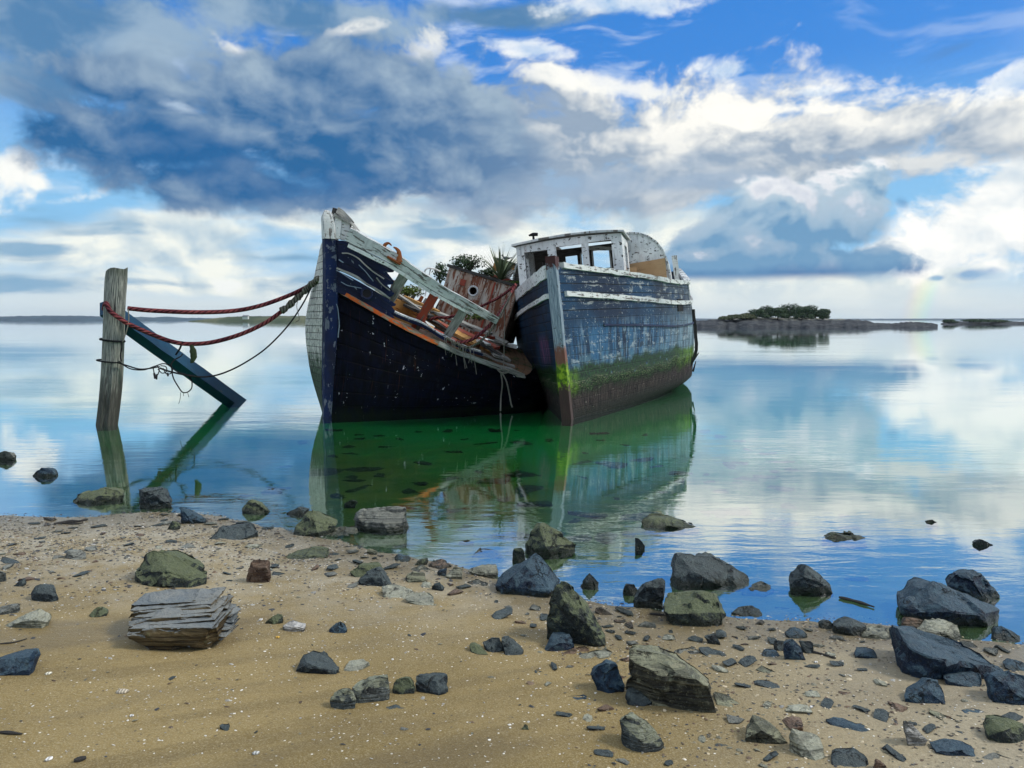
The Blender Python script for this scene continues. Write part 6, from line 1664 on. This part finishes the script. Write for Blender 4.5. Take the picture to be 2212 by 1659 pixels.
# layered block of weathered timber like stone: built of separate leaves in one mesh
def layered():
    ox, oy, k = ZN['B']
    base = PG(ox + 1150 * k, oy + 455 * k); d0 = base.y
    def L(x, y, dd): return P(ox + x * k, oy + y * k, d0 + dd)
    V, F = [], []
    rl_ = random.Random(4)
    lay = [([(808,345),(826,318),(1000,305),(1388,296),(1398,420),(1382,440),(1000,460),(872,404),(815,365)], .0, .30)]
    ys_ = [312, 276, 262, 226, 210, 172, 158, 128]
    for i in range(len(ys_) - 1):
        y1, y0 = ys_[i], ys_[i + 1]; sl = -42 * (1 + i * .05)
        xl = 815 + 3 * i + rl_.uniform(-8, 14); xr = 1390 - 4 * i + rl_.uniform(-30, 10); ym = lambda x, y: y + 34 + sl * (x - 815) / 570
        lay.append(([(xl, ym(xl, y1)), (xl + 8, ym(xl, y0 - 2)), (1000, ym(1000, y0) + rl_.uniform(-5, 5)), (1200, ym(1200, y0) + rl_.uniform(-5, 5)), (xr, ym(xr, y0)), (xr + 6, ym(xr, y1)), (1100, ym(1100, y1 + 4))], .02 + .028 * i + rl_.uniform(-.022, .022), .17))
    for i in range(11):
        y0 = 160 + i * 22; w_ = 70 + 120 * math.sin(math.pi * (i + 2) / 13) * rl_.uniform(.7, 1.05)
        lay.append(([(1350, y0 - 10), (1350 + w_ * .6, y0 - 12 + rl_.uniform(-6, 6)), (1350 + w_, y0 + rl_.uniform(-4, 8)), (1350 + w_ * .7, y0 + 14), (1350, y0 + 16)], .20 - .013 * i + rl_.uniform(-.02, .02), .12))
    for i, (o, dd, th) in enumerate(lay):
        o = [(x + rl_.uniform(-10, 10), y + rl_.uniform(-5, 5)) for x, y in o]
        pts = [L(x, y, dd + rl_.uniform(-.015, .02)) for j, (x, y) in enumerate(o)]
        c = sum(pts, Vector()) / len(pts)
        pts += [c + (p - c) * rl_.uniform(.86, .97) + Vector((rl_.uniform(-.02, .03), th * rl_.uniform(.6, 1.1), rl_.uniform(-.005, .02))) for p in pts]
        v, f = rockmesh(pts, .30, 40 + i, .5 if i else .9)
        n = len(V); V += v; F += [tuple(a + n for a in q) for q in f]
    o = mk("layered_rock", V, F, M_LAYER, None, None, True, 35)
    tag(o, "layered grey block split like old timber, on the sand at left", "rock")
mL, gL = material("layered leaves")
Ln = gL.noise(gL.stretch(gL.obj, 1.6, 1.6, 34), 1.8, 6, .62, .35); n2_ = gL.noise(gL.obj, 30, 5, .65)
cc = gL.mix(gL.step(Ln, .34, .66), (.030, .021, .011), (.150, .112, .055))
cc = gL.mix(gL.step(Ln, .43, .37), cc, (.016, .014, .012))
cc = gL.mix(gL.m('MULTIPLY', gL.step(n2_, .56, .7), .4), cc, (.10, .12, .06))
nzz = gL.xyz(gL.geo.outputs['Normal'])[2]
cc = gL.mix(gL.m('MULTIPLY', gL.step(nzz, .3, .8), .55), cc, (.26, .30, .31))  # upward faces painted paler grey-blue, the sky's light put into the colour
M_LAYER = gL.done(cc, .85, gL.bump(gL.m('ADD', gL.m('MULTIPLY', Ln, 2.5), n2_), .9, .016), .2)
layered()
# ------------------------------------------------------------------ many small slates: individual copies
def proto_stone(seed, sx, sy, sz, style):
    rr = random.Random(seed)
    pts = [Vector((rr.uniform(-1, 1) * sx, rr.uniform(-1, 1) * sy, rr.uniform(-1, 1) * sz)) for _ in range(16)]
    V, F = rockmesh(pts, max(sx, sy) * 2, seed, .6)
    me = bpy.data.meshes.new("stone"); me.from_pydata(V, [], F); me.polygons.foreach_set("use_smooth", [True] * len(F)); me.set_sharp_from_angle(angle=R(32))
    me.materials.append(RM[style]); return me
SLATES = [proto_stone(50 + i, .055, .034, .012, s) for i, s in enumerate("ssgbsp")]
rs = random.Random(21)
taken = [(o.location.x, o.location.y, max(o.dimensions.x, .06) * .6) for o in COL.objects if o.get('category') == 'rock']
def free(x, y, r): return all((x - a) ** 2 + (y - b) ** 2 > (c + r) ** 2 for a, b, c in taken)
def scatter(n, test, meshes, name, label, group, smin, smax, sink, cat, at=None):
    k = 0; tries = 0
    while k < n and tries < n * 60:
        tries += 1
        y = rs.uniform(2.5, 6.6) if at is None else rs.uniform(*at)
        x = rs.uniform(-.72, .72) * y
        if not test(x, y) or not free(x, y, .04): continue
        o = bpy.data.objects.new(name, rs.choice(meshes)); COL.objects.link(o)
        s = rs.uniform(smin, smax) * (1.0 if rs.random() < .85 else 1.5)
        o.scale = (s, s * rs.uniform(.7, 1.2), s)
        o.rotation_euler = (rs.uniform(-.15, .15), rs.uniform(-.15, .15), rs.uniform(0, 6.28))
        o.location = (x, y, ground(x, y) + sink * s)
        taken.append((x, y, .05 * s)); tag(o, label, cat, group); k += 1
beach = lambda x, y: y < yshore(x) - .05
leftg = lambda x, y: beach(x, y) and x < -1.0 and y > 3.9 + .9 * (x + 3.5) * .3
scatter(60, leftg, SLATES, "slate_chip", "small flat slate chip lying in the shell gravel at the left of the beach", "slate chips in the shell gravel", .45, 1.1, .004, "stone")
scatter(84, lambda x, y: beach(x, y) and x > .1 + (3.2 - y) * .2, SLATES, "slate_chip", "small flat slate chip lying on the gritty sand at the right of the beach", "slate chips on the gritty sand", .35, .9, .004, "stone")
scatter(52, lambda x, y: beach(x, y) and yshore(x) - y < .75 and -1.2 < x < 2.6, SLATES, "slate_chip", "small flat stone lying along the water's edge of the beach", "small stones along the water's edge", .5, 1.2, .006, "stone")
scatter(16, lambda x, y: beach(x, y) and x < .4 and y < 4.0, SLATES, "pebble", "tiny dark pebble lying on the bare smooth sand", "tiny pebbles on the bare sand", .16, .32, .002, "pebble")
SUB = [proto_stone(70 + i, .17, .10, .028, 'd') for i in range(5)]
scatter(96, lambda x, y: y > yshore(x) + .7 and -2.9 < x < 3.2, SUB, "sunken_stone", "dark flat stone lying on the green bed under shallow water before the boats", "sunken stones before the boats", .5, 1.35, -.008, "stone", (5.6, 11.8))
# ------------------------------------------------------------------ shell sand and gravel: nobody could count it
def chips(name, n, test, smin, smax, mats, seed, flat=.35):
    r = random.Random(seed); V, F, MI = [], [], []
    k = 0
    while k < n:
        y = 2.4 + (r.random() ** .8) * 4.2; x = r.uniform(-.75, .75) * y
        if not test(x, y, r) or r.random() > .25 + 2.2 * max(0, .28 + mn.noise(Vector((x * 1.7, y * 2.1, seed)))): continue
        z = ground(x, y); s = r.uniform(smin, smax) * (1 if r.random() < .9 else 1.7)
        a0 = r.random() * 6.28; i0 = len(V); m_ = r.choice((4, 5, 5, 6)); el = r.uniform(.45, 1)
        tx, ty = r.uniform(-flat, flat), r.uniform(-flat, flat)
        for j in range(m_):
            a = a0 + j * 6.283 / m_; q = s * r.uniform(.7, 1.1); px, py = math.cos(a) * q, math.sin(a) * q * el
            V.append((x + px, y + py, z + .0015 + px * tx + py * ty))
        V.append((x, y, z + .0015 + s * .28))
        F += [(i0 + j, i0 + (j + 1) % m_, i0 + m_) for j in range(m_)]; MI += [r.randrange(len(mats))] * m_
        k += 1
    o = mk(name, V, F, mats, None, None, False, origin=(0, 0, 0))
    o.data.polygons.foreach_set("material_index", MI)
    return struct(o, 'stuff')
def flatm(name, c, r_=.6):
    m, g = material(name); return g.done(g.mix(g.geo.outputs['Random Per Island'], tuple(x * .55 for x in c), c), r_)
M_SH1, M_SH2, M_SH3 = flatm("shell white", (.80, .77, .68), .45), flatm("shell cream", (.60, .50, .33)), flatm("shell grey", (.38, .37, .33))
M_GV1, M_GV2, M_GV3 = flatm("gravel slate", (.055, .06, .065)), flatm("gravel brown", (.16, .11, .07)), flatm("gravel olive", (.20, .19, .13))
def inb(x, y): return y < yshore(x) + .12
chips("shell_sand", 9000, lambda x, y, r: inb(x, y) and r.random() < .35 + .65 * max(0, min(1, (y - 3.3) / 1.5)), 0.0018, .0052, [M_SH1, M_SH2, M_SH3, M_SH1], 5)
chips("gravel", 5200, lambda x, y, r: inb(x, y) and r.random() < max(.04, min(1, (y - 3.7) / 1.2)) * (1.0 if x < -1.2 else .42), .004, .013, [M_GV1, M_GV1, M_GV2, M_GV3, M_SH3], 6)
chips("gravel", 2600, lambda x, y, r: inb(x, y) and x > .2 and r.random() < .8, .003, .009, [M_GV1, M_GV2, M_GV3, M_SH2], 8)
# ------------------------------------------------------------------ a few shells, sticks and weed scraps
def shell(u, v, w_, label, col, yaw):
    p = PG(u, v); p.z = ground(p.x, p.y)
    m, g = material("shell " + label[:9]); n = g.noise(g.obj, 120, 4, .6)
    ringv = g.m('SINE', g.m('MULTIPLY', g.m('ADD', g.vm('LENGTH', g.obj) if False else g.xyz(g.obj)[0], g.m('MULTIPLY', n, .01)), 600))
    g.done(g.mix(g.step(ringv, -.2, .8), tuple(x * .45 for x in col), col), .45)
    V, F = [], []
    for i in range(7):
        r = i / 6
        for j in range(18):
            a = 2 * math.pi * j / 18; q = w_ * r * (1 + .12 * math.cos(a)) * (1 + .05 * math.sin(a * 5))
            x, y = math.cos(a) * q, math.sin(a) * q * .62
            V.append(p + Vector((x * math.cos(yaw) - y * math.sin(yaw), x * math.sin(yaw) + y * math.cos(yaw), .004 + w_ * .34 * (1 - r * r) + .002)))
    for i in range(6):
        for j in range(18): F.append((i * 18 + j, i * 18 + (j + 1) % 18, (i + 1) * 18 + (j + 1) % 18, (i + 1) * 18 + j))
    k0 = len(V)
    V += [v + Vector((0, 0, -.004)) for v in V[:k0]]; F += [tuple(reversed([x + k0 for x in f])) for f in F[:]]
    F += [(6 * 18 + j, 6 * 18 + (j + 1) % 18, k0 + 6 * 18 + (j + 1) % 18, k0 + 6 * 18 + j) for j in range(18)]
    tag(mk("shell", V, F, m, None, None, True, 50), label, "shell")
for a in ((263,1496,.024,"banded oyster shell lying on the bare lower sand at left",(.55,.48,.36),.2),(104,1457,.013,"small cream shell left of the banded oyster shell",(.75,.72,.58),.6),
          (105,1642,.012,"white shell near the bottom left corner",(.85,.84,.8),1.0),(284,1548,.007,"tiny white shell below the banded oyster shell",(.85,.84,.8),.4),
          (599,1378,.010,"small orange yellow shell in mid sand",(.75,.45,.08),.1),(552,1629,.012,"pale grey shell near the bottom of the open sand",(.55,.56,.52),.3),
          (563,1340,.010,"white shell beside the small yellow green stone",(.8,.8,.76),.8),(1762,1432,.009,"white shell below the blue stone pile",(.8,.78,.72),.2),(1752,1529,.008,"small white shell above the long oval stone",(.85,.83,.78),.5)):
    shell(*a)
def stick(pts, r, mat, label, name="stick"):
    q = []
    for u, v in pts:
        p = PG(u, v); p.z = max(ground(p.x, p.y), 0) + r * .8; q.append(p)
    mb = MB(); mb.tube(q, r, 6, 5, lambda a, l: (.5 + .5 * math.sin(math.pi * min(1, a * .9 + .08)) ) * (1 + .2 * math.sin(l * 60)))
    tag(mb.build(name, mat, None), label, "driftwood")
stick([(117,1134),(145,1129),(170,1128),(190,1124)], .011, M_DKWOOD, "dark flat driftwood stick at the waterline on the left")
stick([(130,1131),(160,1133),(180,1131)], .008, M_DKWOOD, "short dark stick crossing the waterline driftwood")
stick([(0,1584),(25,1586),(48,1588)], .006, M_DKWOOD, "dark twig at the left edge of the lower sand")
stick([(160,1647),(172,1644),(186,1640)], .008, M_DKWOOD, "dark weed scrap near the bottom left corner")
stick([(0,1392),(30,1389),(58,1381)], .004, M_DKWOOD, "thin twig on the sand near the left edge")
stick([(1812,1300),(1845,1307),(1888,1319)], .010, M_DKWOOD, "thin stick lying in the blue shallows at right")
stick([(1403,1328),(1420,1329),(1440,1331)], .007, M_DKWOOD, "dark twig poking out left of the square topped block")
stick([(1736,1408),(1765,1412),(1805,1424)], .006, M_DKWOOD, "dark twig right of the blue stone pile")
# ------------------------------------------------------------------ sea air
def haze():
    x, y0, y1, z0, z1 = 3400, -60, 3600, -2.7, 40
    V = [(a, b, c) for c in (z0, z1) for a, b in ((-x, y0), (x, y0), (x, y1), (-x, y1))]
    m = bpy.data.materials.new("sea haze"); m.use_nodes = True
    g = G(m.node_tree); g.nodes.clear()
    out = g.n('ShaderNodeOutputMaterial'); pv = g.n('ShaderNodeVolumePrincipled')
    pv.inputs['Color'].default_value = (.80, .88, .95, 1); pv.inputs['Density'].default_value = .00011; pv.inputs['Anisotropy'].default_value = .2
    g.links.new(pv.outputs[0], out.inputs['Volume'])
    struct(mk("haze", V, [(3,2,1,0),(4,5,6,7),(0,1,5,4),(1,2,6,5),(2,3,7,6),(3,0,4,7)], m, smooth=False, origin=(0, 0, 0)), 'stuff')
haze()
